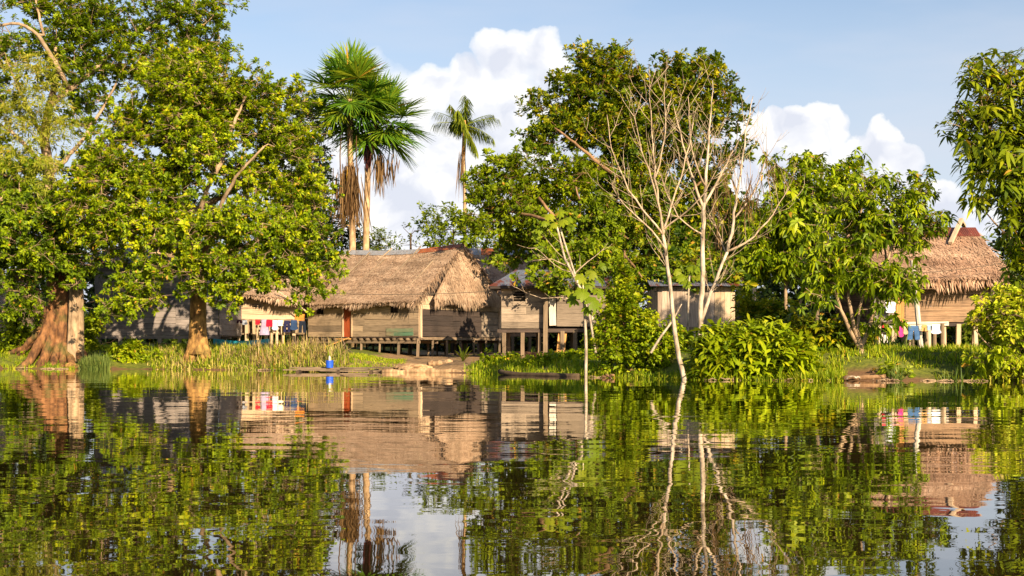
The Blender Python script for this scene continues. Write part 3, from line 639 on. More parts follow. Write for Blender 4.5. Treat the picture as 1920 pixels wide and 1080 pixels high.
# ---- vertical plank hut behind the white trunks
def upright_hut():
    d = 57.; t = thing('plank_hut', 'hut of upright sun-bleached planks on stilts behind the white bare trunks', 'house', (px_x(1306, d), d, float(gz(px_x(1306, d), d))))
    xa, xm, xb = px_x(1233, d), px_x(1340, d), px_x(1378, d); z0, z1 = px_z(613, d), px_z(538, d); f = (0, -1, 0)
    mesh('wall', walls_v((xa, d, 0), (1, 0, 0), f, xm-xa, z0, z1, .19), M['wood_pink'], t); mesh('wall', walls_v((xm, d-.02, 0), (1, 0, 0), f, xb-xm, z0, z1, .2), M['wood_light'], t)
    mesh('side_wall', [walls_v((xb, d+.05, 0), (0, 1, 0), (1, 0, 0), 4., z0, z1, .2), walls_v((xa, d+.05, 0), (0, 1, 0), (-1, 0, 0), 4., z0, z1, .2), walls_v((xa, d+4.05, 0), (1, 0, 0), (0, 1, 0), xb-xa, z0, z1, .25)], M['wood'], t)
    mb = MB(); mb.quad((xa, d+.06, z0+.02), (xb, d+.06, z0+.02), (xb, d+4, z0+.02), (xa, d+4, z0+.02), .07); mb.beam((xa-.1, d-.03, z0-.06), (xb+.1, d-.03, z0-.06), .1, .13); mesh('floor', mb, M['wood_post'], t)
    posts(t, [(px_x(p, d+b), d+b) for b in (0.05, 3.5) for p in (1237, 1259, 1300, 1330, 1372)], z0-.1, .08, 'wood_light')
    mb = MB(); ze, zr = z1+.02, px_z(512, d+2)
    tin_sheets((xa-.4, d-.5, ze), (xb+.4, d-.5, ze), (xa-.4, d+2, zr), (xb+.4, d+2, zr), mb); tin_sheets((xb+.4, d+4.5, ze), (xa-.4, d+4.5, ze), (xb+.4, d+2, zr), (xa-.4, d+2, zr), mb); mesh('tin_roof', mb, M['tin'], t)
upright_hut()

# ---- thatched house on the right
def right_house():
    d = 54.; t = thing('thatched_house', 'reddish thatched house with dark red ridge cap and brown clapboards on the right bank', 'house', (px_x(1775, d), d, float(gz(px_x(1775, d), d))))
    f = (0, -1, 0); z0, z1 = px_z(604, d), px_z(524, d); xa, xb = px_x(1698, d), px_x(1862, d); gap0, gap1 = z1-.18, z1
    mesh('wall', [walls_h((xa, d, 0), (1, 0, 0), f, xb-xa, z0, z1-.12, .235, seg=(3, 4.5)), walls_h((xb, d+.02, 0), (0, 1, 0), (1, 0, 0), 6.5, z0, z1, .3), walls_h((px_x(1640, d), d+6.5, 0), (1, 0, 0), (0, 1, 0), xb-px_x(1640, d), z0, z1, .3)], M['wood_brown'], t)
    mesh('wall', walls_h((px_x(1640, d), d+.1, 0), (1, 0, 0), f, px_x(1680, d)-px_x(1640, d), z0, z1, .3), M['wood_grey'], t)
    mb = MB()
    for k in range(3): mb.beam((px_x(1682.5+k*5, d), d-.03, z0), (px_x(1682.5+k*5, d), d-.03, z1-.3), .105, .03, up=f)
    mesh('door', mb, M['wood_orange'], t)
    mb = MB(); mb.beam((xb-.05, d-.04, z0-.2), (xb-.05, d-.04, z1), .17, .1, up=f); mesh('corner_post', mb, M['wood_light'], t)
    mb = MB(); mb.beam((px_x(1698, d), d-.12, z0-.08), (px_x(1776, d), d-.12, z0-.06), .16, .17); mesh('sill_beam', mb, M['wood_white'], t)
    mb = MB(); mb.quad((px_x(1640, d), d+.12, z0), (xb, d+.12, z0), (xb, d+6.4, z0), (px_x(1640, d), d+6.4, z0), .08); mb.beam((px_x(1770, d), d+.02, z0-.1), (xb, d+.02, z0-.1), .1, .14); mesh('floor', mb, M['wood_black'], t)
    posts(t, [(px_x(p, d+b), d+b) for b in (0., 3.2, 6.3) for p in (1648, 1676, 1708, 1740, 1768, 1797, 1828, 1858)], z0-.08, .085, 'wood_light')
    ze, zr = px_z(524, d-.9), px_z(433, d+3.4); xl, xr = px_x(1630, d), px_x(1884, d)
    roof = mesh('thatch_roof', thatch_slope((xl, d-.9, ze), (xr, d-.9, ze+.05), (xl, d+3.4, zr), (xr, d+3.4, zr), 230, .5, .05, .3, .38, .35, .05)+thatch_slope((xr, d+7.6, ze), (xl, d+7.6, ze), (xr, d+3.4, zr), (xl, d+3.4, zr), 60), M['thatch_red'], t)
    mb = MB()
    for k in range(5):
        A, B = xl+(xr-xl)*k/5, xl+(xr-xl)*(k+1)/5; o = .014*(k % 2)
        mb.quad((A, d+2.75, zr-.28+o), (B, d+2.75, zr-.28+o), (B, d+3.4, zr+.16+o), (A, d+3.4, zr+.16+o), .01); mb.quad((A, d+3.4, zr+.16+o), (B, d+3.4, zr+.16+o), (B, d+4.1, zr-.3+o), (A, d+4.1, zr-.3+o), .01)
    mesh('ridge_cap', mb, M['tin_red'], roof)
    mb = MB(); mb.beam(P(1782, 456, d+1.9), P(1803, 411, d+3.5), .17, .12); mb.beam(P(1801, 412, d+3.45), P(1808, 424, d+4.3), .16, .12); mesh('ridge_pole', mb, M['wood_light'], roof)
right_house()

# ---- sliver of a hut at the far left edge
def edge_hut():
    d = 70.; t = thing('thatched_hut', 'small dark thatched hut at the left edge behind the buttressed tree', 'house', (px_x(-40, d), d, .9))
    xa, xb = px_x(-130, d), px_x(10, d); z0, z1 = px_z(622, d), px_z(572, d)
    mesh('wall', [walls_h((xa, d, 0), (1, 0, 0), (0, -1, 0), xb-xa, z0, z1, .3), walls_h((xb, d+.02, 0), (0, 1, 0), (1, 0, 0), 4, z0, z1, .3)], M['wood'], t)
    posts(t, [(x, d+b) for b in (0, 3.8) for x in np.linspace(xa+.1, xb-.1, 4)], z0, .09)
    mesh('thatch_roof', thatch_slope((xa-.4, d-.6, z1-.1), (xb+.5, d-.6, z1-.1), (xa-.4, d+2, z1+1.7), (xb+.5, d+2, z1+1.7), 110)+thatch_slope((xb+.5, d+4.6, z1-.1), (xa-.4, d+4.6, z1-.1), (xb+.5, d+2, z1+1.7), (xa-.4, d+2, z1+1.7), 50), M['thatch'], t)
edge_hut()
# ------------------------------------------------------------------ trees
def sample_blobs(blobs, d0, n, dmin, back=.45, shell=.5, clump=1.9, gap=-.35):
    """blobs (px,py,rx,ry,depth offset,depth radius m): points spread in the outer part of the union"""
    E = []
    for b in blobs:
        dd = d0+(b[4] if len(b) > 4 else 0); s = dd/FPX; rd = b[5] if len(b) > 5 else .8*min(b[2], b[3])*s*1.2
        E.append((P(b[0], b[1], dd), np.array([b[2]*s, rd, b[3]*s])))
    vol = np.array([np.prod(e[1])**(2/3.) for e in E]); out = []
    c = rng.choice(len(E), n*18, p=vol/vol.sum()); q = norm(rng.normal(size=(n*18, 3)))*(shell+(1-shell)*rng.random((n*18, 1))**.6)
    q = q*(1+.10*rng.normal(size=(n*18, 1)))
    C = np.array([e[0] for e in E]); A = np.array([e[1] for e in E])
    pts = C[c]+q*A[c]
    inside = np.zeros(len(pts), bool)
    for k in range(len(E)): inside |= (np.linalg.norm((pts-C[k])/A[k], axis=1) < .45) & (c != k)
    keep = ~inside & ((q[:, 1] < 0) | (rng.random(len(pts)) < back)); pts = pts[keep]
    K = norm(rng.normal(size=(7, 3)))*(2*math.pi/clump)*rng.uniform(.7, 1.4, (7, 1)); f = np.sin(pts@K.T+rng.random(7)*6.28).sum(1)/1.9
    pts = pts[f > (gap if (f > gap).sum() > 3*n else -9.)]
    res = np.zeros((0, 3))
    for p_ in pts:
        if len(res) == 0 or np.min(np.sum((res-p_)**2, 1)) > dmin*dmin:
            res = np.vstack([res, p_])
            if len(res) >= n: break
    return res
class Skel:
    def __init__(s): s.p = []; s.par = []; s.rmin = []; s.chains = []
    def limb(s, pts, r0, r1, attach=None, n=None):
        """explicit limb, attached to nearest node"""
        pts = np.asarray(pts, float)
        if s.p and attach is None: attach = int(np.argmin(np.sum((np.array(s.p)-pts[0])**2, 1)))
        ids = []; k = len(pts); seg = np.concatenate([[0], np.cumsum(np.linalg.norm(np.diff(pts, axis=0), axis=1))])
        m = max(k, int(seg[-1]/.35)+1); tt = np.linspace(0, seg[-1], m)
        # smooth interpolation
        Q = np.stack([np.interp(tt, seg, pts[:, i]) for i in range(3)], 1)
        for _ in range(2): Q[1:-1] = .25*Q[:-2]+.5*Q[1:-1]+.25*Q[2:]
        Q[1:-1] += rng.normal(0, .018, Q[1:-1].shape)
        rr = r0+(r1-r0)*(tt/max(seg[-1], 1e-6))
        par = -1 if attach is None else attach
        if attach is not None: ids.append(attach)
        for q, r in zip(Q, rr):
            s.p.append(q); s.par.append(par); s.rmin.append(r); par = len(s.p)-1; ids.append(par)
        s.chains.append((ids, attach is not None, r0 > .06)); return ids
    def grow(s, targets, seg=.45, curve=.35, jit=.05, zpen=.7, frm=0):
        T = np.asarray(targets); base = np.array(s.p)
        dd = np.array([np.min(np.sum((base-t_)**2, 1)) for t_ in T])
        cap = len(s.p)+len(T)*20; Pm = np.full((cap, 3), 1e9); Pm[:len(s.p)] = base; cnt = len(s.p); tips = []
        if frm: Pm[:frm] = 1e9
        for k in np.argsort(dd):
            t_ = T[k]; df = Pm[:cnt]-t_
            cost = np.sqrt(np.sum(df*df, 1))+zpen*np.maximum(0, df[:, 2]); i = int(np.argmin(cost)); a = s.p[i]
            m = max(1, min(18, int(np.linalg.norm(t_-a)/seg))); pr = s.par[i]
            td = norm(a-s.p[pr]) if pr >= 0 else Z; L = np.linalg.norm(t_-a); ctl = a+(td*.6+Z*.25)*L*curve
            ids = [i]; par = i
            for j in range(1, m+1):
                x = j/m; q = a*(1-x)**2+2*ctl*x*(1-x)+t_*x*x
                if j < m: q = q+rng.normal(0, jit, 3)
                s.p.append(q); s.par.append(par); s.rmin.append(0.); par = len(s.p)-1; ids.append(par); Pm[cnt] = q; cnt += 1
            s.chains.append((ids, True, False)); tips.append(par)
        return tips
    def radii(s, tip=.013, ex=.45, rmax=None):
        n = len(s.p); w = np.zeros(n); has = np.zeros(n, bool)
        for i in range(n-1, -1, -1):
            if not has[i]: w[i] = max(w[i], 1)
            if s.par[i] >= 0: w[s.par[i]] += w[i] if not has[i] or True else 0; has[s.par[i]] = True
        r = tip*w**ex
        if rmax: r = np.minimum(r, rmax)
        s.r = np.maximum(r, np.array(s.rmin)); return s.r
    def chunks(s, thick_n=9, thin_n=4):
        big, small = MB(), MB(); p_ = np.array(s.p)
        for ids, att, thick in s.chains:
            pts = p_[ids]; rr = s.r[ids].copy()
            if att: rr[0] = min(rr[0], rr[1]*1.2) if len(rr) > 1 else rr[0]
            if len(pts) < 2: continue
            if thick: big.tube(pts, rr, thick_n)
            else: small.tube(pts, rr, 6 if rr[0] > .05 else thin_n, cap=False)
        return big, small
def rosettes(tips, center, per, spread, nl, ln, wd, up=.55, out=.55, droop=.12, kind='leaf4', th=(30, 100), flat=.65, prof=None, gauss=.3):
    """leaf whorls round twig tips"""
    tips = np.asarray(tips); n = len(tips)*per
    c = np.repeat(tips, per, 0)+rng.normal(0, 1, (n, 3))*np.array([spread, spread, spread*flat])
    ax = norm(out*norm(c-center)+up*Z+gauss*rng.normal(size=(n, 3)))
    e1 = norm(np.cross(ax, np.array([.3, .5, .81]))); e2 = np.cross(ax, e1)
    m = n*nl; k = np.repeat(np.arange(n), nl); ph = rng.random(m)*2*math.pi; t_ = np.radians(rng.uniform(th[0], th[1], m))
    D = np.cos(t_)[:, None]*ax[k]+np.sin(t_)[:, None]*(np.cos(ph)[:, None]*e1[k]+np.sin(ph)[:, None]*e2[k])
    b = c[k]+ax[k]*rng.uniform(-.5, .35, (m, 1))*ln+D*.03
    L = ln*rng.uniform(.6, 1.2, m)*rng.uniform(.7, 1.25, n)[k]; r = np.clip(rng.random(n)[k]*.5+rng.random(m)*.5+.12*(c[k, 2]-center[2])/max(1., np.ptp(tips[:, 2])), 0, 1)
    if kind == 'leaf4': return leaf4(b, D, ax[k], L, wd*L/ln, droop=droop, rnd=r), c
    return strips(b, D, ax[k], L, wd*L/ln, prof=prof or ((0, .15), (.3, .95), (.65, .85), (1, .05)), droop=droop*rng.uniform(.5, 1.5, m), rnd=r), c
def twigs(tips, cs, per, mb, r=.009):
    for i, c in enumerate(cs):
        t_ = tips[i//per]; mb.tube([t_, (t_+c)/2+rng.normal(0, .04, 3), c], [r*1.3, r, r*.8], 3, cap=False)
def build_tree(name, label, base, limbs, blobs, d0, ntips, dmin, leafkw, leaf, bark, twig_bark=None, group=None, cat='tree', tipr=.013, ex=.45, per=4, spread=.4, twig=True, back=.45, curve=.35, shell=.5, rmax=None, center=None, extra=None, frm=0, gap=-.35):
    t = thing(name, label, cat, base, group)
    sk = Skel()
    for k, (pts, r0, r1) in enumerate(limbs): sk.limb(pts, r0, r1, None)
    T = sample_blobs(blobs, d0, ntips, dmin, back, shell, gap=gap); tips = sk.grow(T, curve=curve, frm=frm); sk.radii(tipr, ex, rmax)
    big, small = sk.chunks()
    cen = T.mean(0) if center is None else center
    lv, cs = rosettes(T, cen, per, spread, **leafkw)
    if twig: twigs(T, cs, per, small)
    if extra:
        mesh('trunk', extra, M[bark], t, smooth=True); mesh('branches', [c for c in (big, small) if c.n], M[twig_bark or bark], t, smooth=True)
    elif group: mesh('trunk', [c for c in (big, small) if c.n], M[bark], t, smooth=True)
    else:
        mesh('trunk', big, M[bark], t, smooth=True); mesh('branches', small, M[twig_bark or bark], t, smooth=True)
    print(name, 'tips', len(T), 'leaf faces', len(lv[1]))
    mesh('crown', lv, M[leaf], t)
    return t, T, sk
def PL(d, *pp): return [P(x, y, d+(k[0] if k else 0)) for x, y, *k in pp]

# ---- big buttressed tree at the left edge
def buttress(mb, top, foot, r0, r1, h=1.0, n=8):
    """a root running out from the trunk: tall thin wedge that sinks into the bank"""
    top = np.array(top, float); foot = np.array(foot, float); k = 9; pts = []; rad = []
    for i in range(k):
        x = i/(k-1); q = top*(1-x)+foot*x; q[2] = foot[2]+(top[2]-foot[2])*(1-x)**1.9; pts.append(q+rng.normal(0, .03, 3)); rad.append(r0*(1-x)**.8+r1*x)
    mb.tube(pts, rad, n)
def giant_tree():
    d = 60.; base = P(95, 672, d); base[2] = float(gz(base[0], d))
    ex = MB()
    # fluted trunk, several fused columns
    for (x0, x1, dz, r0, r1, yy) in ((103, 106, 0, .40, .36, 430), (116, 118, -.12, .36, .32, 440), (100, 103, .45, .40, .34, 430)):
        ex.tube([P(x0-5, 694, d+dz), P(x0-2, 640, d+dz), P((x0+x1)/2, 590, d+dz), P(x1, 540, d+dz), P(x1-3, 480, d+dz), P(x1-8, yy, d+dz)], [r0*1.5, r0*1.18, r0, (r0+r1)/2, r1, r1*.9], 12)
    for top, foot, r0, r1 in (((98, 588), (30, 694), .27, .11), ((104, 605), (56, 700), .26, .10), ((92, 575), (18, 672), .20, .08), ((110, 630), (92, 698), .22, .10), ((122, 640), (146, 692), .22, .10), ((136, 630), (180, 682), .20, .08), ((116, 640), (118, 696), .2, .10), ((92, 600), (-6, 668), .17, .07), ((140, 640), (166, 692), .16, .07), ((100, 640), (70, 690), .15, .06)):
        dt = d-.25; df = 58.4 if foot[1] > 685 else 60.2
        a = P(*top, dt); b = P(*foot, df); b[2] = min(b[2], float(gz(b[0], b[1]))-.05); buttress(ex, a, b, r0, r1)
    s2 = MB()
    for x0, x1, dz, r0 in ((138, 142, -.55, .22), (148, 150, -.4, .20), (131, 134, -.6, .12)):
        s2.tube([P(x0-2, 695, d+dz), P(x0, 660, d+dz), P((x0+x1)/2, 600, d+dz), P(x1, 550, d+dz), P(x1-4, 500, d+dz)], [r0*1.7, r0*1.2, r0, r0*.85, r0*.7], 9)
    limbs = [(PL(d, (97, 470), (88, 420), (92, 330), (82, 260), (92, 200, 1), (110, 130, 1.5), (100, 60, 2)), .34, .08),
             (PL(d, (92, 330), (55, 280, -.5), (22, 245, -.7), (-20, 225, -.7)), .13, .05), (PL(d, (82, 262), (60, 215), (40, 180, -1), (20, 130, -1)), .11, .04),
             (PL(d, (92, 200), (140, 160, 1), (190, 120, 2), (250, 70, 3), (300, 40, 3)), .15, .05), (PL(d, (110, 130), (70, 62, .5), (40, 40, 0), (-20, 52, 0)), .12, .05),
             (PL(d, (82, 66, .7), (70, 20, 1), (60, -30, 1)), .07, .04), (PL(d, (190, 120, 2), (250, 130, 2.5), (320, 110, 3.5), (390, 90, 3.5)), .09, .03), (PL(d, (92, 330), (150, 270, 1), (200, 190, 2), (230, 130, 2)), .12, .04),
             (PL(d, (92, 410), (40, 380, -1.5), (-10, 370, -2)), .2, .08), (PL(d, (95, 430), (130, 420, -1.5), (170, 450, -2)), .16, .06), (PL(d, (90, 470), (50, 510, -1), (30, 560, -1.3), (45, 580, -1.3)), .09, .04), (PL(d, (40, 520, -1), (15, 530, -1), (-15, 515, -1)), .16, .1)]
    blobs = [(55, 440, 80, 80, -1.6), (130, 470, 60, 50, -1.6), (20, 400, 60, 70, -1.), (105, 400, 60, 60, -1.2), (20, 500, 40, 35, -1.2), (110, 515, 55, 30, -1.8), (35, 590, 32, 26, -1.5, .8), (60, 540, 30, 20, -1.3, .8),
             (50, 10, 55, 30, 2), (25, 75, 30, 24, 1), (90, 90, 36, 30, 1.5), (115, 150, 34, 34, 1), (130, 40, 60, 45, 2), (200, 40, 70, 50, 2.5), (290, 30, 65, 45, 3), (365, 40, 50, 40, 3.4), (400, 95, 32, 38, 3.6), (410, 20, 25, 25, 3.4), (330, 100, 60, 40, 3.4), (240, 110, 70, 45, 2.8), (150, 110, 45, 40, 2), (10, 100, 35, 30, 0), (20, 330, 50, 40, -.5), (10, 160, 26, 40, 0), (160, 200, 45, 45, 2.2), (-60, 200, 60, 200, 0), (-70, 450, 60, 110, -1)]
    t, T, sk = build_tree('rainforest_tree', 'huge tree with fused red-brown trunk and spreading buttress roots at the left water edge', base, limbs, blobs, d, 900, .38,
        dict(nl=22, ln=.20, wd=.102, up=.4, out=.6), 'leaf_old', 'bark_red', 'bark_pale', per=6, spread=.38, extra=[ex])
    mesh('root_stem', s2, M['bark_pale'], t, smooth=True)
    # finer, drier yellow sprays in the middle of the crown
    T2 = sample_blobs([(60, 190, 55, 45, -1), (30, 250, 45, 60, -1), (100, 240, 40, 30, -.6), (60, 130, 40, 30, -1), (90, 330, 40, 40, -1.6), (25, 300, 40, 40, -1)], d, 130, .35)
    lv, cs = rosettes(T2, T2.mean(0), 5, .35, 14, .26, .045, up=.3, out=.4, droop=.3)
    mesh('pale_foliage', lv, M['leaf_fine'], t)
giant_tree()

# ---- dome tree with the golden trunk
def dome_tree():
    d = 58.5; bx = P(370, 655, d); base = np.array([bx[0], d, float(gz(bx[0], d))])
    ex = MB()
    ex.tube([P(372, 664, d), P(372, 652, d), P(371, 630, d), P(371, 600, d), P(372, 560, d), P(374, 520, d)], [.62, .50, .42, .39, .37, .36], 14)
    for f in ((338, 668), (350, 672), (396, 668), (384, 672)):
        a = P(366 if f[0] < 370 else 378, 630, d-.15); b = P(*f, d-.6); b[2] = float(gz(b[0], b[1]))-.06; buttress(ex, a, b, .22, .08)
    limbs = [(PL(d, (373, 540), (374, 500), (360, 450, .3), (352, 400, .5), (340, 300, .6), (350, 200, .6)), .24, .06),
             (PL(d, (374, 500), (400, 420, -1), (420, 370, -1.6), (452, 318, -1.8), (495, 275, -1.8)), .15, .04), (PL(d, (365, 440), (385, 360, -1.2), (405, 325, -1.8), (420, 300, -1.8)), .14, .05), (PL(d, (405, 325, -1.8), (440, 230, -1.4), (460, 180, -1.)), .1, .04),
             (PL(d, (374, 505), (430, 470, -1.2), (500, 450, -1.8), (560, 430, -1.8), (600, 440, -1.8)), .17, .05), (PL(d, (374, 500), (310, 470, -1), (240, 440, -1.5), (190, 410, -1.5)), .2, .06),
             (PL(d, (374, 520), (320, 500, -1.4), (270, 510, -2), (235, 550, -2.2), (215, 575, -2.2)), .13, .04), (PL(d, (352, 400), (270, 330, 0), (220, 290, -.5)), .17, .06), (PL(d, (352, 400), (450, 350, 1.5), (530, 300, 1.5)), .16, .06),
             (PL(d, (420, 470, -1.2), (470, 500, -2.2), (540, 520, -2.2), (590, 540, -2.2)), .09, .03), (PL(d, (374, 500), (340, 490, -2), (300, 470, -3), (280, 475, -3.2)), .12, .04), (PL(d, (365, 440), (350, 430, 3), (340, 400, 4)), .2, .08)]
    blobs = [(365, 175, 80, 75, .3, 3.2), (300, 220, 70, 65, -.8), (440, 180, 75, 60, 0), (500, 225, 60, 65, .3), (250, 290, 75, 70, -1.2), (350, 270, 90, 70, -1.5), (200, 350, 65, 65, -1.2), (530, 300, 60, 70, .3), (560, 370, 50, 60, 0),
             (270, 390, 85, 60, -1.8), (460, 330, 45, 45, -.6, 1.), (160, 400, 45, 50, -1.4), (330, 440, 65, 38, -2.4), (450, 430, 85, 40, -2.4), (550, 450, 60, 50, -1.8), (230, 460, 50, 35, -2), (430, 490, 60, 38, -2.4), (520, 505, 60, 38, -2.4), (590, 545, 26, 24, -2.2, .8), (598, 480, 34, 40, -1.6), (575, 520, 30, 25, -2), 
             (430, 545, 32, 30, -2.2, .8), (350, 530, 40, 24, -2.4, .8), (275, 545, 34, 24, -2.3, .8), (245, 520, 28, 22, -2.3), (208, 577, 22, 14, -2.3, .6), (258, 582, 18, 14, -2.3, .6), (310, 500, 50, 25, -2.4), (555, 180, 22, 28, .6), (300, 130, 50, 25, 0), (380, 112, 45, 22, 0)]
    t, T, sk = build_tree('dome_tree', 'broad dome-shaped tree with short golden trunk in front of the grey house', base, limbs, blobs, d, 1250, .36,
        dict(nl=24, ln=.185, wd=.098, up=.4, out=.5, th=(25, 95)), 'leaf_dome', 'bark_gold', 'bark_pale', per=6, spread=.36, extra=[ex])
dome_tree()

# ---- tree behind the dome tree, its leaf colour near black
def dark_tree():
    d = 84.; b = P(560, 650, d); base = np.array([b[0], d, .8])
    build_tree('dark_tree', 'dark-leaved tree showing between the dome tree and the tall fan palms', base, [(PL(d, (565, 655), (560, 500), (570, 380), (575, 300)), .3, .1), (PL(d, (560, 420), (590, 350), (600, 300)), .1, .04)],
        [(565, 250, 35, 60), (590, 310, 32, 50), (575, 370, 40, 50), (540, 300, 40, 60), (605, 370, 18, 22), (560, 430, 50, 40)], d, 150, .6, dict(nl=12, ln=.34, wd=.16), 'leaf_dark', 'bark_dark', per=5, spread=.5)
dark_tree()

# ---- big tree right of centre
def crown_tree():
    d = 75.; b = P(1226, 648, d); base = np.array([b[0], d, float(gz(b[0], d))])
    ex = MB(); ex.tube([P(1232, 655, d), P(1228, 640, d), P(1222, 610, d), P(1226, 580, d), P(1222, 540, d)], [.42, .30, .27, .25, .24], 10)
    limbs = [(PL(d, (1222, 545), (1215, 480), (1205, 420), (1180, 360), (1165, 310), (1150, 250), (1140, 190), (1135, 130)), .25, .06),
             (PL(d, (1180, 360), (1150, 325, -1), (1120, 305, -1.6), (1080, 270, -1.6), (1040, 240, -1.4)), .16, .05), (PL(d, (1205, 420), (1240, 330, .6), (1255, 260, .8), (1275, 190, .8)), .18, .05), (PL(d, (1240, 330, .6), (1300, 250), (1340, 190)), .12, .04),
             (PL(d, (1150, 250), (1110, 200, .5), (1080, 170, .5)), .09, .03), (PL(d, (1205, 420), (1280, 370, -.5), (1340, 320, -.8), (1370, 290, -.8)), .1, .03), (PL(d, (1165, 310), (1190, 250, 1), (1200, 180, 1)), .1, .04), (PL(d, (1215, 470), (1150, 430, -1.6), (1110, 420, -2)), .1, .04), (PL(d, (1222, 545), (1240, 510, -8), (1260, 490, -17), (1330, 485, -18)), .12, .03)]
    blobs = [(1092, 108, 16, 22), (1130, 130, 40, 34), (1165, 118, 20, 26), (1075, 165, 40, 30), (1120, 185, 55, 42), (1165, 170, 28, 40), (1010, 190, 26, 20), (1040, 215, 40, 30), (1020, 262, 38, 26), (1080, 245, 50, 36), (1140, 240, 45, 40),
             (1225, 160, 35, 40), (1265, 135, 32, 26), (1300, 150, 38, 34), (1345, 155, 24, 32), (1325, 118, 24, 16), (1250, 200, 50, 40), (1320, 205, 40, 34), (1360, 190, 20, 24), (1200, 230, 45, 45), (1260, 265, 45, 40), (1190, 300, 50, 45), (1345, 235, 34, 16), (1375, 222, 14, 14), (1360, 290, 22, 18),
             (1300, 300, 36, 30), (1330, 345, 34, 30), (1140, 330, 50, 40), (1170, 390, 60, 50), (1230, 370, 45, 45), (1290, 400, 45, 40), (1390, 280, 16, 14), (1200, 450, 60, 40), (1265, 460, 40, 40), (1150, 470, 50, 45), (1220, 500, 45, 30), (1165, 530, 45, 35), (1350, 400, 40, 40), (1320, 470, 50, 45), (1370, 480, 40, 50), (1390, 420, 34, 50), (1255, 520, 40, 20, -17.2, .6), (1310, 522, 44, 18, -17.2, .6), (1362, 520, 30, 20, -17.2, .6), (1310, 495, 60, 18, -17., .6), (1280, 465, 40, 26, -14, 1.), (1340, 455, 40, 26, -14, 1.)]
    build_tree('crown_tree', 'tall lobed deep green tree with orange-brown trunk behind the bare white trunks', base, limbs, blobs, d, 1300, .36,
        dict(nl=14, ln=.32, wd=.15, up=.35, out=.5), 'leaf_big', 'bark_gold', 'bark_brown', per=5, spread=.36, extra=[ex], back=.5, gap=-.8)
crown_tree()
def spreading_tree():
    d = 70.; b = P(1150, 650, d); base = np.array([b[0], d, float(gz(b[0], d))])
    limbs = [(PL(d, (1150, 655), (1140, 600), (1120, 540), (1090, 470), (1050, 420), (1010, 370)), .26, .07), (PL(d, (1090, 470), (1040, 450, 2), (990, 440, 4)), .1, .04), (PL(d, (1050, 420), (980, 400, 2), (910, 390, 3)), .13, .04), (PL(d, (1120, 540), (1080, 515, -4), (1020, 510, -7)), .1, .04), (PL(d, (1090, 470), (1090, 400), (1080, 350)), .1, .04)]
    blobs = [(985, 300, 40, 24, 3), (940, 325, 45, 34, 3), (1010, 335, 55, 36, 3), (900, 365, 30, 26, 3), (905, 405, 40, 32, 3), (960, 385, 60, 45, 3), (1040, 385, 65, 50, 4), (1075, 330, 40, 40, 3), (1000, 440, 55, 38, 4), (1070, 450, 60, 45, 0), (960, 470, 34, 26, 5), (945, 495, 12, 8, 4, .5), (1025, 490, 40, 26, -3), (1010, 520, 22, 14, -7.3, .6), (1050, 530, 36, 26, -7), (1110, 500, 45, 50, -4), (1120, 420, 45, 50, -1), (875, 395, 14, 12, 3)]
    build_tree('spreading_tree', 'bushy bright green tree leaning over the rusty tin roof from behind', base, limbs, blobs, d, 420, .38, dict(nl=14, ln=.29, wd=.15, up=.35, out=.5), 'leaf_low', 'bark_brown', per=5, spread=.34, back=.35)
spreading_tree()

